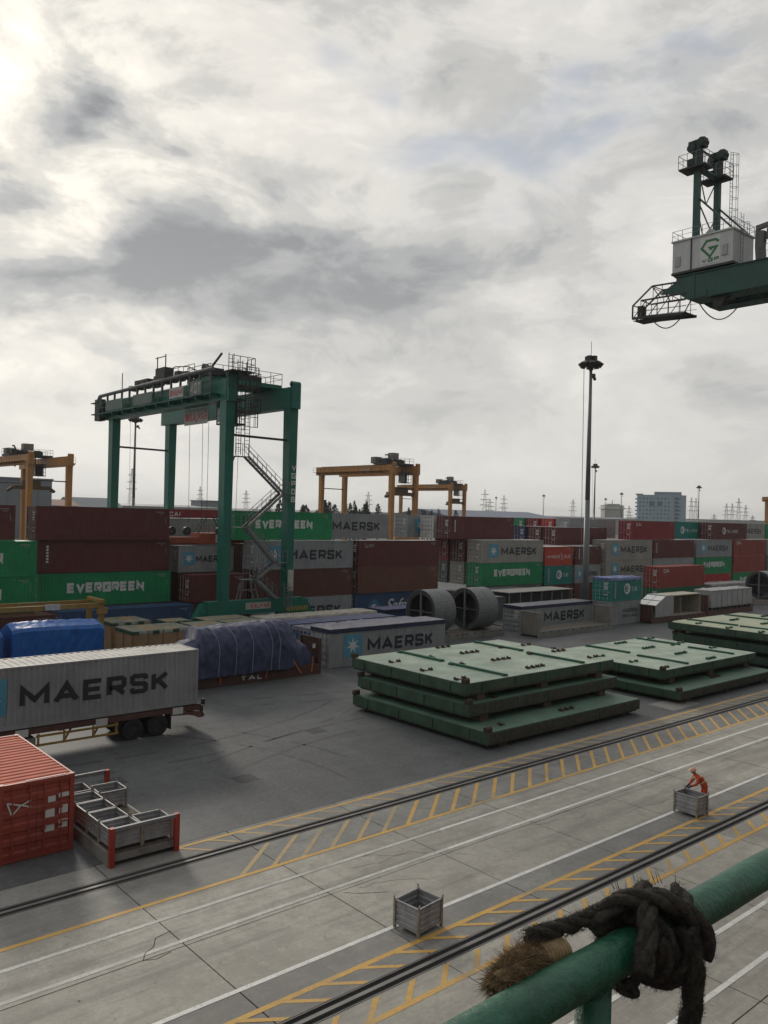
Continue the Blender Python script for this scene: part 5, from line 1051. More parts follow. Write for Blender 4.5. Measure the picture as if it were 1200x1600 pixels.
for pl in ([(0.95, 1.98), (0.45, 1.82), (0.2, 1.72)], [(0.95, 1.98), (0.8, 1.55), (0.55, 1.82), (0.2, 1.95)]):
    for q in stroke_quads(pl, 0.05): b.add([(-3.013-0.001*len(pl), p.x, p.y) for p in q], [(0, 1, 2, 3)])
b.obj('door_emblem', WHITE, c); MB().box(-2.95, -2.90, -0.95, 0.35, 2.594, 2.599).obj('roof_stripe', P['white'], c)
def flat_rack(label, X, Y, L, mw, md, wall_h, wall=None, walls=(1, 1), posts_only=False, base=0.62, red_posts=None, rotz=0.0, group=None):
    t = thing('flat_rack', label, 'flat rack', (X, Y, 0), rotz, group); y = 1.219; x = L/2
    b = MB()
    for s in (-1, 1): b.box(-x+0.005, x-0.005, s*y-0.10 if s > 0 else -y, y if s > 0 else -y+0.10, 0.0, base)
    for k in range(9): u = -x+0.15+(L-0.3)*k/8; b.box(u-0.06, u+0.06, -y+0.1, y-0.1, 0.15, base-0.05)
    b.obj('base_frame', md, t); n = 14
    me = MB().box(0.006, 0.166, -x+0.16, x-0.16, base-0.049, base-0.004).v
    pb = MB(); pb.box(-x+0.16, x-0.16, 0.005, 0.158, base-0.05, base-0.005); pm = pb.mesh('floor_plank')
    for k in range(14): put('floor_plank', pm, t, WOODFLOOR, (0, -y+0.105+k*0.159, rnd.uniform(-0.006, 0.006)))
    b = MB(); [b.box(-x+0.6+(L-1.2)*k/9-0.06, -x+0.6+(L-1.2)*k/9+0.06, -y-0.03, -y-0.001, base-0.2, base-0.08) for k in range(10)]; b.each('lashing_ring', DARK, t)
    for s, on in zip((-1, 1), walls):
        if not on: continue
        xe = s*x
        for sy in (-1, 1):
            b = MB(); b.box(min(xe, xe-s*0.18), max(xe, xe-s*0.18), sy*y-0.16 if sy > 0 else -y-0.003, y+0.003 if sy > 0 else -y+0.16, 0.0, wall_h); b.obj('corner_post', red_posts or mw, t)
        b = MB(); b.box(min(xe, xe-s*0.10), max(xe, xe-s*0.10), -y+0.16, y-0.16, wall_h-0.12, wall_h); 
        if posts_only: b.obj('top_rail', STEEL, t); MB().box(min(xe-s*0.02, xe-s*0.06), max(xe-s*0.02, xe-s*0.06), -y+0.16, y-0.16, base, wall_h-0.12).obj('end_mesh', wall or mw, t) if wall else None
        else: b.obj('top_rail', mw, t); bb = MB(); corrugated(bb, -y+0.16, y-0.16, base-0.3, wall_h-0.12, lambda u, v, d: (xe-s*(0.03+d), u, v), 0.25); bb.obj('end_wall', wall or mw, t)
    return t
POSTRED = mat('post orange red', (0.36, 0.045, 0.026), rough=0.55, var=0.15, rust=0.2)
flat_rack('grey flat rack with orange red corner posts full of steel bins', 12.28, 28.85, 6.1, RACK, RACK, 1.27, None, (1, 1), True, 0.42, POSTRED, math.radians(90))
k = 0
binlab = ['steel bin in the flat rack, nearest the orange red container corner', 'steel bin in the flat rack beside the right corner post']
spots = [(11.72, 26.55), (11.72, 27.62), (11.72, 28.69), (11.72, 29.76), (12.82, 26.55), (12.85, 30.3), (11.75, 30.95)]
labs = ['front left bin on the flat rack behind the orange post', 'second bin from the quay in the left row on the flat rack', 'third bin from the quay in the left row on the flat rack', 'fourth bin from the quay in the left row on the flat rack', 'front right bin on the flat rack beside the right orange post', 'bin at the back right of the flat rack near the trailer', 'bin at the back left of the flat rack behind the container']
for (x, y), lb in zip(spots, labs): stillage(lb, x, y, 0.42, math.radians(rnd.uniform(-2, 2)), (1.02, 0.98, 0.66), 'bins on the flat rack')

# ------------------------------------------------------------------ racks and cargo in the middle ground
t = flat_rack('brown flat rack marked TAL under the dark blue tarped cargo', 30.0, 49.4, 12.19, RACKRED, RACKRED, 2.55, None, (1, 1), False, 0.72)
lettering('TAL', 0.34, 0.42, 0.08, 0.12, lambda u, v, k: (-0.6+u, -1.222-k, 0.18+v), None, 1.7).obj('lettering', WHITE, t)
MB().box(-4.6, -4.1, -1.235, -1.222, 0.12, 0.55).obj('placard', P['white'], t); MB().box(5.3, 5.55, -1.235, -1.222, 1.9, 2.2).obj('placard', P['white'], t)
def loft(name, sec, nx, ny, seed, m, parent, amp=0.07, fine=0.035, smooth=True):
    b = MB(); vs = []
    for i in range(nx+1):
        for j in range(ny+1):
            p, nrm = sec(i/nx, j/ny); p = Vector(p); w = amp*noise.noise(p*0.9+Vector((seed, 0, 0))) + fine*noise.noise(p*2.6+Vector((0, seed, 0))) + fine*1.6*abs(noise.noise(Vector((p.x*3.2+p.z*1.6, p.y*1.1+p.z*0.7, seed)))) - fine*1.4*abs(noise.noise(Vector((p.x*1.7-p.z*1.3, p.y*2.0, seed+9))))
            vs.append(p+Vector(nrm)*w)
    n = ny+1; b.add(vs, [(i*n+j, (i+1)*n+j, (i+1)*n+j+1, i*n+j+1) for i in range(nx) for j in range(ny)]); return b.obj(name, m, parent, smooth)
TB = mat('navy tarp', (0.036, 0.046, 0.110), rough=0.6, var=0.3, scale=2.2, streak=0.25, dirt=(0.14, 0.15, 0.2), bump=0.25, bscale=9)
tc = thing('tarped_cargo', 'large round cargo under a dark blue tarpaulin roped with white lines', 'tarped cargo', (30.0, 49.4, 0.72))
def prof(u):
    # x from -5 to 6 ; returns height, halfwidth
    x = -4.95+10.75*u
    if x < -3.6: k = math.sqrt(max(0.02, 1-((-3.6-x)/1.5)**2)); return x, 2.3*k*0.6+0.95, 0.9+0.7*k
    if x < 2.9: return x, 3.15+0.10*math.sin(x*0.7), 1.6
    if x < 4.2: k = (x-2.9)/1.3; return x, 3.2-1.5*k*k*k, 1.6-0.35*k
    k = (x-4.2)/1.6; return x, 1.7-1.15*k*k, 1.22-0.35*k
def sec(u, v):
    x, h, w = prof(u); a = math.pi*(1-v); ca, sa = math.cos(a), math.sin(a); e = 0.62
    y = w*math.copysign(abs(ca)**e, ca); z = h*abs(sa)**e+0.02
    return (x, y, z), (0, ca, max(0, sa))
loft('tarpaulin', sec, 120, 60, 3.3, TB, tc, 0.12, 0.055, True)
b = MB()
for sgn, u in ((-1, 0.0), (1, 1.0)):
    pts = [sec(u, j/16)[0] for j in range(17)]; b.add(pts, [tuple(range(17))])
b.each('tarp_end', TB, tc)
ROPEW = mat('white rope', (0.36, 0.37, 0.40), rough=0.7)
for u in (0.22, 0.34, 0.46, 0.60, 0.66):
    b = MB(); b.path([Vector(sec(u+0.012*math.sin(j*0.6), j/20)[0])*1.0+Vector((0, 0, 0.07 if 2 < j < 18 else 0.02))+Vector((0, -0.09 if j < 9 else 0.09, 0)) for j in range(21)], 0.014, 5); b.obj('tie_rope', ROPEW, tc)
STR = mat('orange strap', (0.62, 0.16, 0.05), rough=0.6)
for (xa, xb) in ((-2.2, -2.3), (1.3, 1.6), (4.3, 3.4), (5.2, 5.2)): b = MB(); b.beam((xa, -1.33, -0.5), (xb, -1.46, 0.62), 0.09, 0.02, up=(0, 1, 0)); b.obj('lashing_strap', STR, tc)
# open-top containers under tarps
C('grey MAERSK container with a navy tarp roof beside the brown TAL rack', '40H', 'grey', 37.65, 49.25, 0, 'maersk', tarp=TARPBLUE.copy() if False else mat('greyed navy tarp', (0.19, 0.19, 0.23), rough=0.6, var=0.3, scale=1.5, streak=0.3), doors='plain', lump=0.02)
C('container roofed with rumpled grey blue tarps behind the near MAERSK one', '40S', 'blue', 37.9, 52.0, 0, tarp=mat('rumpled grey tarp', (0.20, 0.20, 0.27), rough=0.5, var=0.3, scale=1.8), lump=0.16)
C('container under a smooth blue tarp, second behind the near MAERSK one', '40S', 'navy', 37.2, 55.0, 0, tarp=TARPBLUE, lump=0.03)
C('container under patchy cream tarps in front of the crane sill', '40S', 'green', 38.2, 58.8, 0, tarp=mat('patchy cream tarp', (0.38, 0.36, 0.31), rough=0.7, var=0.35, scale=2.0, rust=0.3, rustcol=(0.14, 0.13, 0.12)), lump=0.08)
C('short container under a blue tarp in front of the blue script container', '20S', 'blue', 51.4, 58.9, 0, tarp=TARPBLUE, lump=0.03)
C('grey MAERSK container with a navy tarp roof behind the empty flat rack', '40S', 'grey', 65.9, 54.3, 0, 'maersk_nostar', tarp=mat('greyed navy tarp two', (0.17, 0.17, 0.20), rough=0.6, var=0.25, scale=1.5), lump=0.02)
flat_rack('empty grey flat rack with upright end walls in front of a MAERSK container', 70.4, 51.9, 12.3, RACK, RACK, 2.45, mat('rack end beige', (0.22, 0.21, 0.185), rough=0.7, streak=0.4), (1, 1), False, 0.62)
C('small grey MAERSK SEALAND container under the green TS LINES one', '20S', 'grey', 78.75, 52.4, 0, 'maersk_sealand', doors='plain')
C('green TS LINES container with a blue and red tarp top, by the light mast', '20S', 'teal', 78.8, 52.4, 2.6, 'ts', tarp=mat('blue and grey tarp', (0.10, 0.14, 0.32), rough=0.5, var=0.5, scale=1.6, rust=0.5, rustcol=(0.30, 0.29, 0.28)), lump=0.1)
C('dark grey container behind the cable drums', '40S', 'dark_grey', 63.0, 62.3, 0, roof=P['grey'])
# open frame shelter with pale sheet roof
t = thing('frame_shelter', 'dark open frame with pale flat sheet roof behind the drums', 'shelter', (78.6, 63.4, 0))
b = MB(); b.box(-6.0, 6.0, -1.75, 1.75, 3.0, 3.07); b.obj('roof_sheet', mat('pale sheet', (0.42, 0.41, 0.38), rough=0.7, streak=0.3), t)
for k in range(7):
    for s in (-1, 1): MB().box(-5.9+k*1.95, -5.82+k*1.95, s*1.65-0.04, s*1.65+0.04, 0, 3.0).obj('post', RACK, t)
MB().box(-5.7, 5.7, -1.3, 1.3, 0.1, 2.85).obj('black_cargo', mat('black cover', (0.02, 0.022, 0.024), rough=0.7), t)

# cable drums
DR = mat('drum lagging grey', (0.17, 0.185, 0.195), rough=0.55, var=0.2, scale=2.5, streak=0.2); DRI = mat('drum frame', (0.075, 0.08, 0.08), rough=0.7, var=0.2)
def drum(label, X, Y, z, R=2.02, w=2.7, rot=0.0):
    t = thing('cable_drum', label, 'cable drum', (X, Y, z+R+0.02), rot)
    nb = 40
    seg = MB(); a0, a1 = -math.pi/nb+0.0025, math.pi/nb-0.0025
    vs = []
    for x in (-w/2, w/2):
        for (rad, a) in ((R, a0), (R, a1), (R-0.06, a1), (R-0.06, a0)): vs.append((x, rad*math.sin(a), rad*math.cos(a)))
    seg.add(vs, [(0, 1, 2, 3), (7, 6, 5, 4), (0, 4, 5, 1), (1, 5, 6, 2), (2, 6, 7, 3), (3, 7, 4, 0)]); me = seg.mesh('lagging_board')
    for k in range(nb): put('lagging_board', me, t, DR, (rnd.uniform(-0.004, 0.004), 0, 0), (2*math.pi*k/nb, 0, 0))
    for s in (-1, 1):
        b = MB(); b.disc_ring((s*(w/2-0.12), 0, 0), 'x', R-0.07, R-0.42, 0.12, 40)
        for k in range(52): a = 2*math.pi*k/52; b.beam((s*(w/2-0.05), (R-0.07)*math.cos(a), (R-0.07)*math.sin(a)), (s*(w/2-0.05), (R-0.38)*math.cos(a), (R-0.38)*math.sin(a)), 0.04, 0.05)
        b.obj('flange', DRI, t)
        b = MB()
        for k in (1, 3): a = math.pi*k/2+math.pi/2; b.beam((s*(w/2-0.15), 0.3*math.cos(a), 0.3*math.sin(a)), (s*(w/2-0.15), (R-0.3)*math.cos(a), (R-0.3)*math.sin(a)), 0.07, 0.07)
        b.disc_ring((s*(w/2-0.15), 0, 0), 'x', 0.2, 0.08, 0.14, 16); b.box(s*(w/2-0.05)-0.06, s*(w/2-0.05)+0.06, -0.09, 0.09, -R+0.1, R-0.1); b.obj('spokes', mat('drum post grey', (0.17, 0.18, 0.18), rough=0.6), t)
    MB().disc_ring((w/2-0.45, 0, 0), 'x', R-0.08, 0.01, 0.06, 36).obj('darkening_disc', DRI, t)  # dark disc added inside the far end to darken the open drum
    MB().disc_ring((0.0, 0, 0), 'x', R-0.10, R-0.36, w-0.3, 40).obj('winding', mat('black winding', (0.03, 0.032, 0.034), rough=0.7), t)
    for x in (0.05,): b = MB(); b.disc_ring((x, 0, 0), 'x', R+0.006, R-0.01, 0.03, 44); b.obj('band', DRI, t)
    return t
flat_rack('grey flat rack carrying two big grey cable drums', 57.0, 55.3, 12.19, RACK, RACK, 0.9, None, (1, 1), True, 0.62)
drum('big grey cable drum on the flat rack, right one of the pair', 60.2, 55.6, 0.62)
drum('big grey cable drum on the flat rack, left one of the pair', 54.7, 56.0, 0.62)
drum('big grey cable drum cut by the right edge of the picture', 122.6, 55.6, 0.62)
flat_rack('grey flat rack under the cable drum at the right edge', 123.0, 55.3, 12.19, RACK, RACK, 0.9, None, (1, 1), True, 0.62)

# machinery on racks at the right
PALE = mat('pale machine casing', (0.36, 0.37, 0.37), rough=0.45, var=0.12, streak=0.25); BEIGE = mat('beige casing', (0.42, 0.38, 0.30), rough=0.6, var=0.15, streak=0.3); ALU = mat('bright roof sheet', (0.72, 0.73, 0.73), rough=0.3, metal=0.3, var=0.05)
flat_rack('brown flat rack under the pale casing with a sloping bright roof', 90.7, 52.0, 12.19, RACKRED, RACKRED, 2.1, None, (1, 0), False, 0.62)
t = thing('machine_casing', 'pale steel casing with bright sloping panels and an open beige front', 'machine', (91.0, 52.0, 0.63))
b = MB(); b.prism([(-5.3, 0.05), (-1.9, 0.05), (-1.9, 2.35), (-3.5, 2.35), (-5.7, 1.35), (-5.7, 0.05)], -1.2, -1.15, 'y'); b.prism([(-5.7, 0.05), (-1.9, 0.05), (-1.9, 2.35), (-3.5, 2.35), (-5.7, 1.35)], 1.15, 1.2, 'y'); b.box(-5.7, -1.9, -1.15, 1.15, 0.0, 0.05); b.obj('casing', PALE, t)
for k, (ya, yb) in enumerate(((-1.18, -0.02), (0.04, 1.18))):
    for u0, u1 in ((0.02, 0.46), (0.52, 0.98)):
        p0 = (-5.7+2.2*u0, 1.37+1.0*u0); p1 = (-5.7+2.2*u1, 1.37+1.0*u1); b = MB(); b.add([(p0[0], ya, p0[1]), (p1[0], ya, p1[1]), (p1[0], yb, p1[1]), (p0[0], yb, p0[1])], [(0, 1, 2, 3)]); b.obj('roof_panel', ALU, t)
b = MB(); b.box(-3.5, -1.9, -1.2, 1.2, 2.35, 2.42); b.obj('top_plate', PALE, t)
b = MB(); b.box(-1.88, 4.4, 1.1, 1.2, 0.0, 2.3); b.box(-1.88, 4.4, -1.2, 1.2, -0.05, 0.05); b.box(-1.88, 4.4, -1.2, 1.2, 2.3, 2.4); b.box(-1.88, -1.78, -1.2, 1.1, 0.05, 2.3); b.box(4.3, 4.4, -1.2, 1.1, 0.05, 2.3); b.box(1.3, 1.4, -0.3, 1.1, 0.05, 2.3); b.box(0.9, 1.3, 0.8, 1.09, 0.6, 1.5); b.obj('open_casing', BEIGE, t)
flat_rack('brown flat rack under the row of grey louvred cabinets', 104.0, 52.4, 12.19, RACKRED, RACKRED, 2.6, None, (1, 0), False, 0.62)
for k, lb in enumerate(('grey cabinet nearest the pale casing in the rack row', 'second grey cabinet from the pale casing in the rack row', 'third grey cabinet from the pale casing in the rack row', 'grey cabinet nearest the right edge drum in the rack row')):
    t = thing('steel_cabinet', lb, 'cabinet', (100.2+k*2.75, 52.4, 0.95), 0, 'grey cabinets on the brown rack')
    MB().box(-1.28, 1.28, -1.18, 1.18, 0.0, 2.15).obj('body', PALE, t); b = MB()
    for x in (-1.0, 0, 1.0): b.box(x-0.15, x+0.15, -1.15, -0.8, -0.32, 0.0); b.box(x-0.15, x+0.15, 0.8, 1.15, -0.32, 0.0)
    b.each('foot', DARK, t); b = MB(); b.box(-0.03, 0.03, -1.2, -1.181, 0.1, 2.05); b.box(-1.25, 1.25, -1.2, -1.181, 0.06, 0.12); b.box(-1.25, 1.25, -1.2, -1.181, 2.0, 2.06); b.each('panel_trim', RACK, t)
    o = tarp_sheet(2.5, 2.3, 2.15, k*3.1, 0.0, 0.12, 0.12); o.obj('sheet_cover', mat('crumpled grey sheet', (0.42, 0.42, 0.41), rough=0.5, var=0.25, scale=3), t, True)

# crates, blue tarped blocks and the yellow frame at the left
CR = mat('crate plywood', (0.34, 0.215, 0.115), rough=0.8, var=0.2, scale=1.5, streak=0.4, dirt=(0.16, 0.10, 0.055)); CT = mat('crate tarp olive', (0.20, 0.215, 0.17), rough=0.6, var=0.3, scale=1.5); CB = mat('crate batten', (0.26, 0.16, 0.085), rough=0.8)
CTG = mat('crate tarp green edge', (0.02, 0.07, 0.045), rough=0.6)
def crate(label, x0, x1, y0, y1, h):
    cx, cy = (x0+x1)/2, (y0+y1)/2; t = thing('wooden_crate', label, 'crate', (cx, cy, 0), 0, 'plywood crates with tarp tops'); a, c = (x1-x0)/2, (y1-y0)/2
    MB().box(-a, a, -c, c, 0.12, h).obj('crate_box', CR, t)
    n = max(2, round(2*a/1.25)); bm = MB().box(-0.06, 0.06, -0.03, 0.0, 0.12, h).mesh('batten')
    for k in range(n+1): put('batten', bm, t, CB, (-a+0.07+(2*a-0.14)*k/n, -c-0.002, 0))
    bm2 = MB().box(-0.03, 0.0, -0.06, 0.06, 0.12, h).mesh('batten')
    for k in range(3): put('batten', bm2, t, CB, (-a-0.002, -c+0.08+(2*c-0.16)*k/2, 0))
    b = MB(); [b.box(-a, a, y-0.06, y+0.06, 0, 0.12) for y in (-c+0.1, 0, c-0.1)]; b.each('skid', CB, t)
    o = tarp_sheet(2*a, 2*c, h, x0*1.7+y0, 0.0, 0.26, 0.05); o.obj('tarp_cover', CT, t, True)
    b = MB(); [b.box(-a-0.03+k*2*a/3, -a+0.5+k*2*a/3, -c-0.035, -c-0.022, h-0.27, h-0.02) for k in range(3)]; b.box(-a-0.035, -a-0.022, -c, c, h-0.26, h-0.03); b.each('tarp_edge', CTG, t)
crate('plywood crate with olive tarp top nearest the trailer', 26.3, 31.2, 58.4, 61.6, 2.45)
crate('plywood crate behind the yellow post', 26.9, 30.2, 63.6, 66.9, 2.45)
crate('plywood crate right of the front one, beside the navy tarp', 31.6, 34.4, 58.2, 61.2, 2.45)
crate('small plywood crate between the left and right crates', 30.9, 33.0, 62.2, 64.0, 2.45)
crate('plywood crate closest to the crane sill end', 34.0, 38.2, 61.4, 63.6, 2.45)
crate('plywood crate in front of the crane sill, near the cream tarps', 34.8, 38.0, 57.6, 61.0, 2.45)
BT = mat('bright blue tarp', (0.010, 0.115, 0.42), rough=0.4, var=0.2, scale=1.5, bump=0.2, bscale=6)
def blue_block(label, x0, x1, y0, y1, h):
    cx, cy = (x0+x1)/2, (y0+y1)/2; t = thing('tarped_cargo', label, 'tarped cargo', (cx, cy, 0.0), 0, 'blocks under bright blue tarps'); a, c = (x1-x0)/2, (y1-y0)/2
    def s(u, v):
        x = -a+2*a*u; e = min(1, min(u, 1-u)*2*a/0.25); hh = h*(0.955+0.03*e+0.012*math.sin(u*5)); q = v*4
        if q < 1: return (x, -c, 0.05+q*(hh-0.3)), (0, -1, 0)
        if q < 1.6: k = (q-1)/0.6; return (x, -c+0.75*k, hh-0.25+0.20*min(1, k*5)+0.17*k), (0, -0.5, 0.5)
        if q < 2.4: k = (q-1.6)/0.8; return (x, -c+0.75+(2*c-1.5)*k, hh+0.12+0.14*math.sin(k*math.pi)), (0, 0, 1)
        if q < 3: k = (q-2.4)/0.6; return (x, c-0.75+0.75*k, hh+0.12-0.37*k), (0, 0.5, 0.5)
        return (x, c, 0.05+(4-q)*(hh-0.3)), (0, 1, 0)
    loft('tarpaulin', s, 40, 32, x0, BT, t, 0.05, 0.03, False)
    b = MB()
    for u in (0, 1): pts = [s(u, j/24)[0] for j in range(25)]; b.add(pts, [tuple(range(25))])
    b.each('tarp_end', BT, t); MB().box(-a, a, -c, c, 0, 0.1).obj('pallet', CB, t)
blue_block('cargo block under a bright blue tarp behind the trailer container', 16.9, 22.9, 55.4, 58.0, 3.72)
blue_block('cargo block under a bright blue tarp cut by the left edge', 9.8, 16.3, 55.4, 58.0, 3.65)
t = thing('lifting_frame', 'yellow steel lifting frame standing behind the blue tarped cargo', 'lifting frame', (17.95, 58.9, 0))
b = MB(); b.box(-6.4, 6.3, -0.12, 0.12, 4.35, 4.68); b.obj('top_beam', YELLOW, t)
b = MB(); b.box(-6.4, 6.3, 2.18, 2.42, 4.35, 4.68); b.obj('top_beam', YELLOW, t)
for x in (-6.2, 6.15):
    for y in (0, 2.3): MB().box(x-0.17, x+0.17, y-0.14, y+0.14, 0, 4.345).obj('post', YELLOW, t)
    b = MB(); b.box(x-0.12, x+0.12, -0.3, 2.6, 4.69, 4.92); b.box(x-0.35, x+0.35, -0.25, 0.1, 3.9, 4.34); b.obj('end_beam', YELLOW, t)
for x in (-1.7, 2.6): MB().box(x-0.5, x+0.5, -0.2, -0.125, 4.35, 4.75).obj('bracket', P['light_grey'], t)
# ------------------------------------------------------------------ ship railing and rope at the lower right
RG = mat('railing green', (0.016, 0.098, 0.058), rough=0.42, var=0.35, scale=16, streak=0.35, axis='x', dirt=(0.05, 0.10, 0.075), rust=0.05, rustcol=(0.10, 0.15, 0.12), bump=0.35, bscale=38)
rp = Vector((1.3408, 0.8778, 10.8797)); RR = 0.038
rail = thing('ship_railing', 'thick green painted pipe railing crossing the lower right corner', 'railing', (rp.x, rp.y, 9.75))
zr = rp.z-9.75
b = MB(); n = 28; L0, L1, ns = -1.6, 3.0, 320; vs = []
for i in range(ns+1):
    x = L0+(L1-L0)*i/ns
    for k in range(n):
        a = 2*math.pi*k/n; q = Vector((x*9, math.cos(a)*0.6, math.sin(a)*0.6)); r_ = RR*(1+0.03*noise.noise(q)+0.014*noise.noise(q*3.1)); vs.append((x, r_*math.cos(a), zr+r_*math.sin(a)))
b.add(vs, [(i*n+k, i*n+(k+1) % n, (i+1)*n+(k+1) % n, (i+1)*n+k) for i in range(ns) for k in range(n)]); b.obj('top_rail', RG, rail, True)
for x in (-0.045, 1.85):
    b = MB(); b.tube((x, 0, 0), (x, 0, zr-0.02), 0.033, 20); b.disc_ring((x, 0, 0), 'y', 0.05, 0.033, 0.02, 16) if False else None; b.obj('stanchion', RG, rail, True)
for x in (-0.045, 1.85):
    b = MB(); n = 22; vs = []
    for k in range(n):
        a = 2*math.pi*k/n; q = 0.0365+0.002*noise.noise((math.cos(a)*3, math.sin(a)*3, x))
        zt = zr-math.sqrt(max(1e-6, RR*RR-(q*math.sin(a))**2))
        for rr_, dz in ((q-0.006, -0.010), (q+0.004, -0.004), (q-0.002, 0.008)): vs.append((x+rr_*math.cos(a), rr_*math.sin(a), zt+dz))
    b.add(vs, [(3*k+j, 3*((k+1) % n)+j, 3*((k+1) % n)+j+1, 3*k+j+1) for k in range(n) for j in range(2)]); b.obj('weld_bead', RG, rail, True)
MB().tube((-1.6, 0, 0.45), (3.0, 0, 0.45), 0.022, 14).obj('lower_rail', RG, rail, True)
# weathered hairy rope knotted on the pipe
RK = mat('tarry rope', (0.080, 0.070, 0.055), rough=0.95, var=0.6, scale=90, bump=1.0, bscale=420); RT = mat('tan frayed rope', (0.19, 0.13, 0.068), rough=0.95, var=0.4, scale=80); RGD = mat('gold whipping twine', (0.27, 0.19, 0.09), rough=0.6, var=0.3, scale=60)
rope = thing('mooring_rope', 'dark hairy rope knotted round the green railing, with a tan frayed end', 'rope', (rp.x-0.035, rp.y, rp.z))
def rope_strand(b, pts, R, tw=9.0, ns=3):
    # three twisted strands following a smooth centre line
    pts = [Vector(p) for p in pts]; fine = []
    for i in range(len(pts)-1):
        p0, p1, p2, p3 = pts[max(i-1, 0)], pts[i], pts[i+1], pts[min(i+2, len(pts)-1)]
        for k in range(7):
            t = k/7; fine.append(0.5*((2*p1)+(p2-p0)*t+(2*p0-5*p1+4*p2-p3)*t*t+(3*p1-p0-3*p2+p3)*t**3))
    fine.append(pts[-1]); a = None; fr = []
    for i, p in enumerate(fine):
        d = (fine[min(i+1, len(fine)-1)]-fine[max(i-1, 0)]).normalized(); a = d.orthogonal().normalized() if a is None else (a-d*a.dot(d)).normalized(); fr.append((p, a, d.cross(a), d))
    s = 0
    for q in range(ns):
        ln = 0; out = []; prev = None
        for (p, u, v, d) in fr:
            if prev is not None: ln += (p-prev).length
            prev = p; th = 2*math.pi*q/ns + ln*2*math.pi/(R*tw); out.append(p+(u*math.cos(th)+v*math.sin(th))*R*0.48*(1+0.12*noise.noise(p*70)))
        b.path(out, [R*0.56*(1+0.16*noise.noise(q_*90)) for q_ in out], 9)
    return fr
def fibres(b, fr, R, n, ln, rg, w=0.0006, tang=0.6, down=0.0):
    for _ in range(n):
        p, u, v, d = rg.choice(fr); th = rg.uniform(0, 2*math.pi); o = (u*math.cos(th)+v*math.sin(th)); base = p+o*R*0.95+d*rg.uniform(-0.006, 0.006)
        dr = (o*rg.uniform(0.25, 0.9)+d*rg.uniform(-tang, tang)+Vector((rg.uniform(-.4, .4), rg.uniform(-.4, .4), rg.uniform(-.4, .4)-down))).normalized(); l = ln*rg.uniform(0.4, 1.3)
        sd = dr.cross(Vector((rg.random()-.5, rg.random()-.5, rg.random()-.5))).normalized()*w; bend = Vector((rg.uniform(-1, 1), rg.uniform(-1, 1), rg.uniform(-1, 1)))*l*0.2
        m = base+dr*l*0.5+bend*0.5; b.add([base-sd, base+sd, m+sd*0.8, m-sd*0.8, base+dr*l+bend], [(0, 1, 2, 3), (3, 2, 4)])
rg = random.Random(5)
def around(x0, x1, t0, t1, rad, n=14): return [(x0+(x1-x0)*k/n, rad*math.cos(t0+(t1-t0)*k/n), rad*math.sin(t0+(t1-t0)*k/n)) for k in range(n+1)]
R1 = 0.0195; ra = RR+R1*0.9
coil = MB(); fb = MB(); allf = []
for seg in (around(0.07, 0.165, -2.2, 3.6, ra), around(0.115, 0.23, 2.6, 9.2, ra+0.004), around(0.19, 0.265, -0.8, 4.6, ra+0.006),
            [(0.045, -0.066, 0.0), (0.085, -0.05, 0.05), (0.145, -0.01, 0.082), (0.20, 0.03, 0.075), (0.245, 0.055, 0.03), (0.25, 0.05, -0.03)],
            [(0.27, 0.0, 0.065), (0.23, -0.055, 0.050), (0.19, -0.072, 0.0), (0.17, -0.058, -0.05), (0.165, -0.02, -0.072)],
            [(0.05, 0.05, 0.035), (0.10, 0.02, 0.085), (0.17, -0.04, 0.085), (0.235, -0.078, 0.03), (0.25, -0.075, -0.03)]):
    fr = rope_strand(coil, seg, R1); allf += fr
coil.obj('rope_turns', RK, rope, True); fibres(fb, allf, R1, 12000, 0.011, rg, 0.00035, 2.2, 0.25)
tail = MB(); fr = rope_strand(tail, [(0.185, -0.072, 0.04), (0.190, -0.086, -0.02), (0.184, -0.088, -0.09), (0.172, -0.086, -0.16), (0.166, -0.084, -0.26), (0.164, -0.082, -0.40)], 0.020); tail.obj('rope_tail', RK, rope, True); fibres(fb, fr, 0.020, 4500, 0.010, rg, 0.00035, 2.0, 0.35)
arm = MB(); fr = rope_strand(arm, [(0.13, 0.03, 0.062), (0.08, 0.05, 0.058), (0.02, 0.058, 0.054), (-0.03, 0.062, 0.056), (-0.085, 0.068, 0.060), (-0.112, 0.07, 0.060)], 0.0155); arm.obj('rope_arm', RK, rope, True); fibres(fb, fr, 0.0155, 2600, 0.010, rg, 0.00035, 2.0, 0.2)
for k in range(25):   # stiff upright bristles at the knot
    x = rg.uniform(0.06, 0.27); p = Vector((x, rg.uniform(-0.01, 0.06), 0.075+rg.uniform(-0.012, 0.012))); d = Vector((rg.uniform(-0.7, 0.2), rg.uniform(-0.2, 0.5), 1)).normalized(); l = rg.uniform(0.012, 0.05); s_ = Vector((0.0008, -0.0006, 0)); fb.add([p-s_, p+s_, p+d*l], [(0, 1, 2)])
o = fb.obj('rope_fibres', RK, rope); o['kind'] = 'stuff'
fe = MB(); fr = rope_strand(fe, [(-0.058, 0.050, 0.026), (-0.10, 0.055, 0.028), (-0.14, 0.056, 0.030), (-0.18, 0.052, 0.028), (-0.215, 0.048, 0.018)], 0.024); fe.obj('frayed_end', RT, rope, True)
ff = MB(); fibres(ff, fr[9:], 0.019, 15000, 0.028, rg, 0.0004, 2.0, 0.35); o = ff.obj('frayed_fibres', RT, rope); o['kind'] = 'stuff'
wh = MB()
for k in range(7): x = -0.045-k*0.0085; wh.disc_ring((x, 0.048+0.001*k, 0.024+0.0006*k), 'x', 0.0245, 0.017, 0.0078, 20)
wh.obj('whipping', RGD, rope, True)

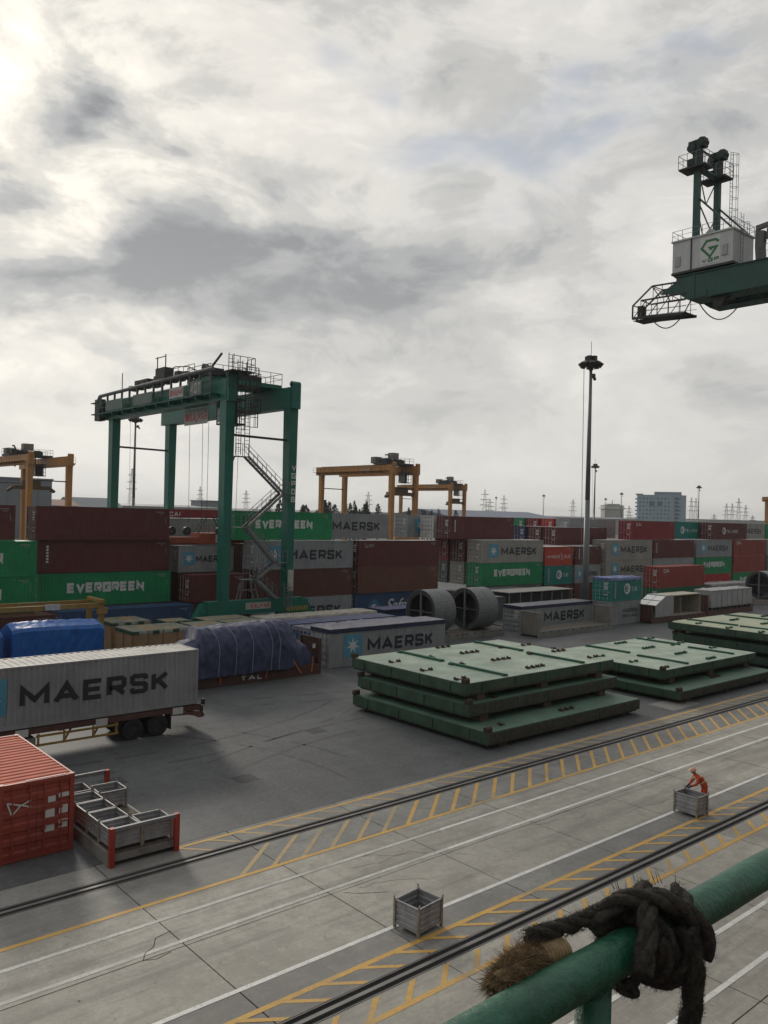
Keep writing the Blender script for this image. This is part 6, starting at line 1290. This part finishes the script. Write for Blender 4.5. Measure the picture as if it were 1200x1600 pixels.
# ------------------------------------------------------------------ far background
def block(name, label, cat, X, Y, w, d, h, m, rot, roof=None, ridge=0.0, group=None):
    t = thing(name, label, cat, (X, Y, -0.3), rot, group); MB().box(-w/2, w/2, -d/2, d/2, 0, h).obj('wall', m, t)
    b = MB()
    if ridge: b.prism([(-d/2-0.6, h), (d/2+0.6, h), (0, h+ridge)], -w/2-0.6, w/2+0.6, 'x')
    else: b.box(-w/2-0.4, w/2+0.4, -d/2-0.4, d/2+0.4, h, h+0.5)
    b.obj('roof', roof or m, t); return t
FACE = math.atan2(-0.85, -0.5)
WGREY = mat('warehouse grey blue', (0.20, 0.225, 0.25), rough=0.6, var=0.08, scale=0.05); WROOF = mat('roof blue grey', (0.10, 0.13, 0.20), rough=0.5, var=0.1, scale=0.05); WPALE = mat('pale far wall', (0.42, 0.42, 0.40), rough=0.8, var=0.15, scale=0.05); WRED = mat('reddish far roof', (0.28, 0.15, 0.12), rough=0.8)
t = block('warehouse', 'long blue grey warehouse behind the left yellow gantry crane', 'warehouse', 42.0, 330.0, 130, 40, 21.0, WGREY, 0, WGREY)
for k in range(24): MB().box(-64+k*5.4, -63.7+k*5.4, -20.25, -20.02, 0, 21).obj('cladding_rib', WGREY, t)
block('low_building', 'low building with reddish roof right of the left yellow crane', 'building', 108.0, 330.0, 26, 20, 11.8, WPALE, 0, WRED, 2.4)
block('low_building', 'low building with dark pitched roof beside the reddish one', 'building', 131.0, 336.0, 20, 18, 11.6, WGREY, 0, WGREY, 3.8)
block('low_building', 'long flat pale shed seen under the green gantry crane', 'building', 205.0, 440.0, 70, 40, 12.6, WPALE, 0, WGREY, 1.2)
block('low_building', 'second long pale shed far right of the green crane', 'building', 345.0, 520.0, 120, 40, 11.5, WPALE, 0, WGREY, 1.5)
block('low_building', 'small grey block on the horizon left of the crane stairs', 'building', 242.0, 440.0, 14, 12, 16.5, WGREY, 0)
block('warehouse', 'long warehouse with deep blue roof beyond the second yellow crane', 'warehouse', 374.0, 345.0, 96, 50, 11.5, WPALE, 0, WROOF, 3.8)
block('warehouse', 'long low pale shed left of the tall light mast', 'warehouse', 590.0, 440.0, 150, 60, 12.6, WPALE, 0, WGREY, 1.2)
block('warehouse', 'long low pale shed right of the small white tower', 'warehouse', 900.0, 560.0, 240, 60, 13.0, WPALE, 0, WGREY, 1.2)
block('low_building', 'far low industrial roofs at the right end of the horizon', 'building', 1350.0, 560.0, 600, 60, 14.5, mat('hazy far wall', (0.36, 0.37, 0.37), rough=0.9), 0)
t = block('white_tower', 'small white tower block on the horizon behind the light mast', 'building', 780.0, 520.0, 20, 18, 27, WPALE, -0.7); MB().box(-11.5, 11.5, -10.5, 10.5, 23.5, 25).obj('upper_band', P['white'], t); MB().box(-7, 7, -6, 6, 27.5, 29).obj('roof_room', WPALE, t); MB().box(-0.3, 0.3, -0.3, 0.3, 29, 33).obj('antenna', DARK, t)
# pale blue building
PB = mat('pale blue render', (0.30, 0.42, 0.50), rough=0.7, var=0.06, scale=0.05); PBW = mat('far window', (0.11, 0.15, 0.19), rough=0.3); PBD = mat('pale blue darker', (0.22, 0.31, 0.38), rough=0.7)
bx = thing('apartment_building', 'pale blue many storeyed building on the horizon at right', 'building', (688.0, 407.0, -0.3), -0.98)
MB().box(-21, 21, -9, 9, 0, 35.3).obj('wall', PB, bx); b = MB(); b.box(-6, 17, -8.5, 8.5, 35.3, 38.2); b.box(-22.5, -16, -9.5, -2, 35.3, 36.2); b.obj('roof_storey', PBD, bx); MB().box(-21.4, 21.4, -9.4, 9.4, 35.1, 35.29).obj('roof_edge', P['white'], bx)
wm = MB().box(-0.7, 0.7, -0.12, 0.0, 0, 1.5).mesh('window')
for f in range(9):
    for k in range(12):
        x = -18.6+k*3.1
        if k in (9, 10) and f % 1 == 0: continue
        put('window', wm, bx, PBW if (f*7+k*5) % 4 else PBD, (x, -9.0, 3.2+f*3.5))
for f in range(9): MB().box(11.0, 14.4, -9.25, -9.0, 3.0+f*3.5, 5.3+f*3.5).obj('stair_window', PBW, bx)
for f in range(9): MB().box(-22.6, -21.0, -5, 3, 3.0+f*3.5, 4.1+f*3.5).obj('balcony', PBD, bx)
MB().box(-10.5, -6.5, -9.2, -9.0, 25.5, 29.5).obj('loggia', PBW, bx); MB().box(-3.5, 0.5, -9.2, -9.0, 25.5, 29.5).obj('loggia', PBW, bx)

# trees
LEAF = mat('casuarina green', (0.040, 0.058, 0.036), rough=0.9, var=0.4, scale=0.4); BARK = mat('bark', (0.05, 0.04, 0.03), rough=0.9)
TV = []
for v in range(5):
    rt = random.Random(v+40); h = 1.0; b = MB()
    for k in range(520):
        z = rt.uniform(0.15, 1.0)**0.9; rad = (0.20+0.06*math.sin(v*2+z*9))*(1-z)**0.75*(1.25 if rt.random() < 0.25 else 1)*(0.25+0.75*rt.random()**0.4)+0.008
        a = rt.uniform(0, 6.283); lob = 1+0.35*math.sin(3*a+v); c = Vector((rad*lob*math.cos(a), rad*lob*math.sin(a), z)); s_ = rt.uniform(0.012, 0.030); d1 = Vector((rt.uniform(-1, 1), rt.uniform(-1, 1), rt.uniform(0.2, 1.4))).normalized()*s_*1.6; d2 = d1.orthogonal().normalized()*s_*0.7
        b.add([c-d2, c+d2, c+d1], [(0, 1, 2)])
    crown = b.mesh('crown'); b = MB(); b.tube((0, 0, 0), (0, 0, 0.9), 0.018, 6, 0.004)
    for k in range(9): a = k*2.4; z = 0.2+k*0.07; b.tube((0, 0, z), (0.14*math.cos(a)*(1-z), 0.14*math.sin(a)*(1-z), z+0.12), 0.006, 4, 0.002)
    TV.append((crown, b.mesh('trunk')))
def tree(X, Y, h, lab, group):
    cr, tk = rnd.choice(TV); t = thing('casuarina_tree', lab, 'tree', (X, Y, -0.3), rnd.uniform(0, 6.28), group); o = put('crown', cr, t, LEAF); o2 = put('trunk', tk, t, BARK); w = h*rnd.uniform(0.85, 1.25)
    for q in (o, o2): q.scale = (w, w, h)
for k in range(30):
    f = k/29; X = 155+42*f+rnd.uniform(-1, 1); tree(X, 232+rnd.uniform(-6, 8), 13.6+rnd.uniform(-1.2, 2.8)+(1.5 if f > 0.8 or f < 0.2 else 0), 'dark feathery tree in the row behind the green crane and yellow crane legs', 'row of dark trees behind the cranes')
for k in range(13): tree(236+k*3.0+rnd.uniform(-1, 1), 262+rnd.uniform(-5, 8), 11.8+rnd.uniform(-1.2, 3.0), 'low dark tree beneath the second yellow crane', 'low trees beneath the second yellow crane')
# pylons and thin masts
PYL = mat('pylon grey', (0.28, 0.29, 0.29), rough=0.7)
def pylon(label, X, Y, h, w=3.5, arms=3, group='electricity pylons on the horizon'):
    h *= 0.9; t = thing('electricity_pylon', label, 'pylon', (X, Y, 0), -0.8, group); b = MB(); r_ = 0.12
    for s in (-1, 1):
        for u in (-1, 1): b.tube((s*w, u*w, 0), (s*w*0.15, u*w*0.15, h), r_, 4)
    n = 8
    for k in range(n):
        z0, z1 = h*k/n, h*(k+1)/n; a, c = w*(1-0.85*k/n), w*(1-0.85*(k+1)/n)
        for u in (-1, 1): b.tube((-a, u*a, z0), (c, u*c, z1), r_*0.7, 4); b.tube((a, u*a, z0), (-c, u*c, z1), r_*0.7, 4)
    b.obj('tower', PYL, t); b = MB()
    for k in range(arms): z = h*(0.62+0.13*k); b.beam((-4.2+k*0.5, 0, z), (4.2-k*0.5, 0, z), 0.35, 0.5)
    b.obj('cross_arm', PYL, t)
PYS = ((271.6, 611.5, 46), (438.2, 811.2, 40), (423.1, 691.9, 34), (512.3, 614.6, 36), (522.7, 473.3, 38), (541.0, 483.9, 30), (611.3, 528.8, 36), (744.5, 545.7, 36), (790.7, 505.6, 30), (841.7, 461.4, 42), (920.5, 499.0, 44), (956.2, 494.5, 24), (870.6, 436.4, 36), (904.5, 446.7, 37), (802.3, 389.7, 40), (945.4, 450.9, 36), (892.1, 417.7, 22))
ORD = 'first second third fourth fifth sixth seventh eighth ninth tenth eleventh twelfth thirteenth fourteenth fifteenth sixteenth seventeenth'.split()
for (x, y, h), nth in zip(PYS, ORD): pylon(nth+' lattice electricity pylon from the left along the horizon', x, y, h, 2.8)
# one thin layer of far structures so that the ground does not end in a bare edge
for k, (x, y, w, h) in enumerate(((290.1, 939.7, 300, 12), (538.3, 856.8, 260, 13), (784.7, 775.5, 300, 13), (1038.2, 688.1, 360, 14), (1092.9, 508.3, 330, 15))):
    block('far_shed', ('pale shed line on the horizon at the left edge', 'pale shed line on the horizon behind the green crane', 'pale shed line on the horizon behind the second yellow crane', 'pale shed line on the horizon left of the blue building', 'pale shed line on the horizon at the right edge')[k], 'shed', x, y, w, 40, h, mat('hazy far wall', (0.36, 0.37, 0.37)), -0.71)

# ------------------------------------------------------------------ harbour haze
b = MB(); b.box(-2600, 5100, -1000, 5100, -4.2, 70.0); o = b.obj('haze', LAND); o.data.materials.clear()
hm = bpy.data.materials.new('haze air'); hm.use_nodes = True; hn = hm.node_tree; hn.nodes.clear()
pv = hn.nodes.new('ShaderNodeVolumePrincipled'); pv.inputs['Color'].default_value = (0.90, 0.93, 0.96, 1); pv.inputs['Density'].default_value = 0.00014; pv.inputs['Anisotropy'].default_value = 0.3
ho = hn.nodes.new('ShaderNodeOutputMaterial'); hn.links.new(pv.outputs[0], ho.inputs['Volume']); o.data.materials.append(hm); o['kind'] = 'stuff'
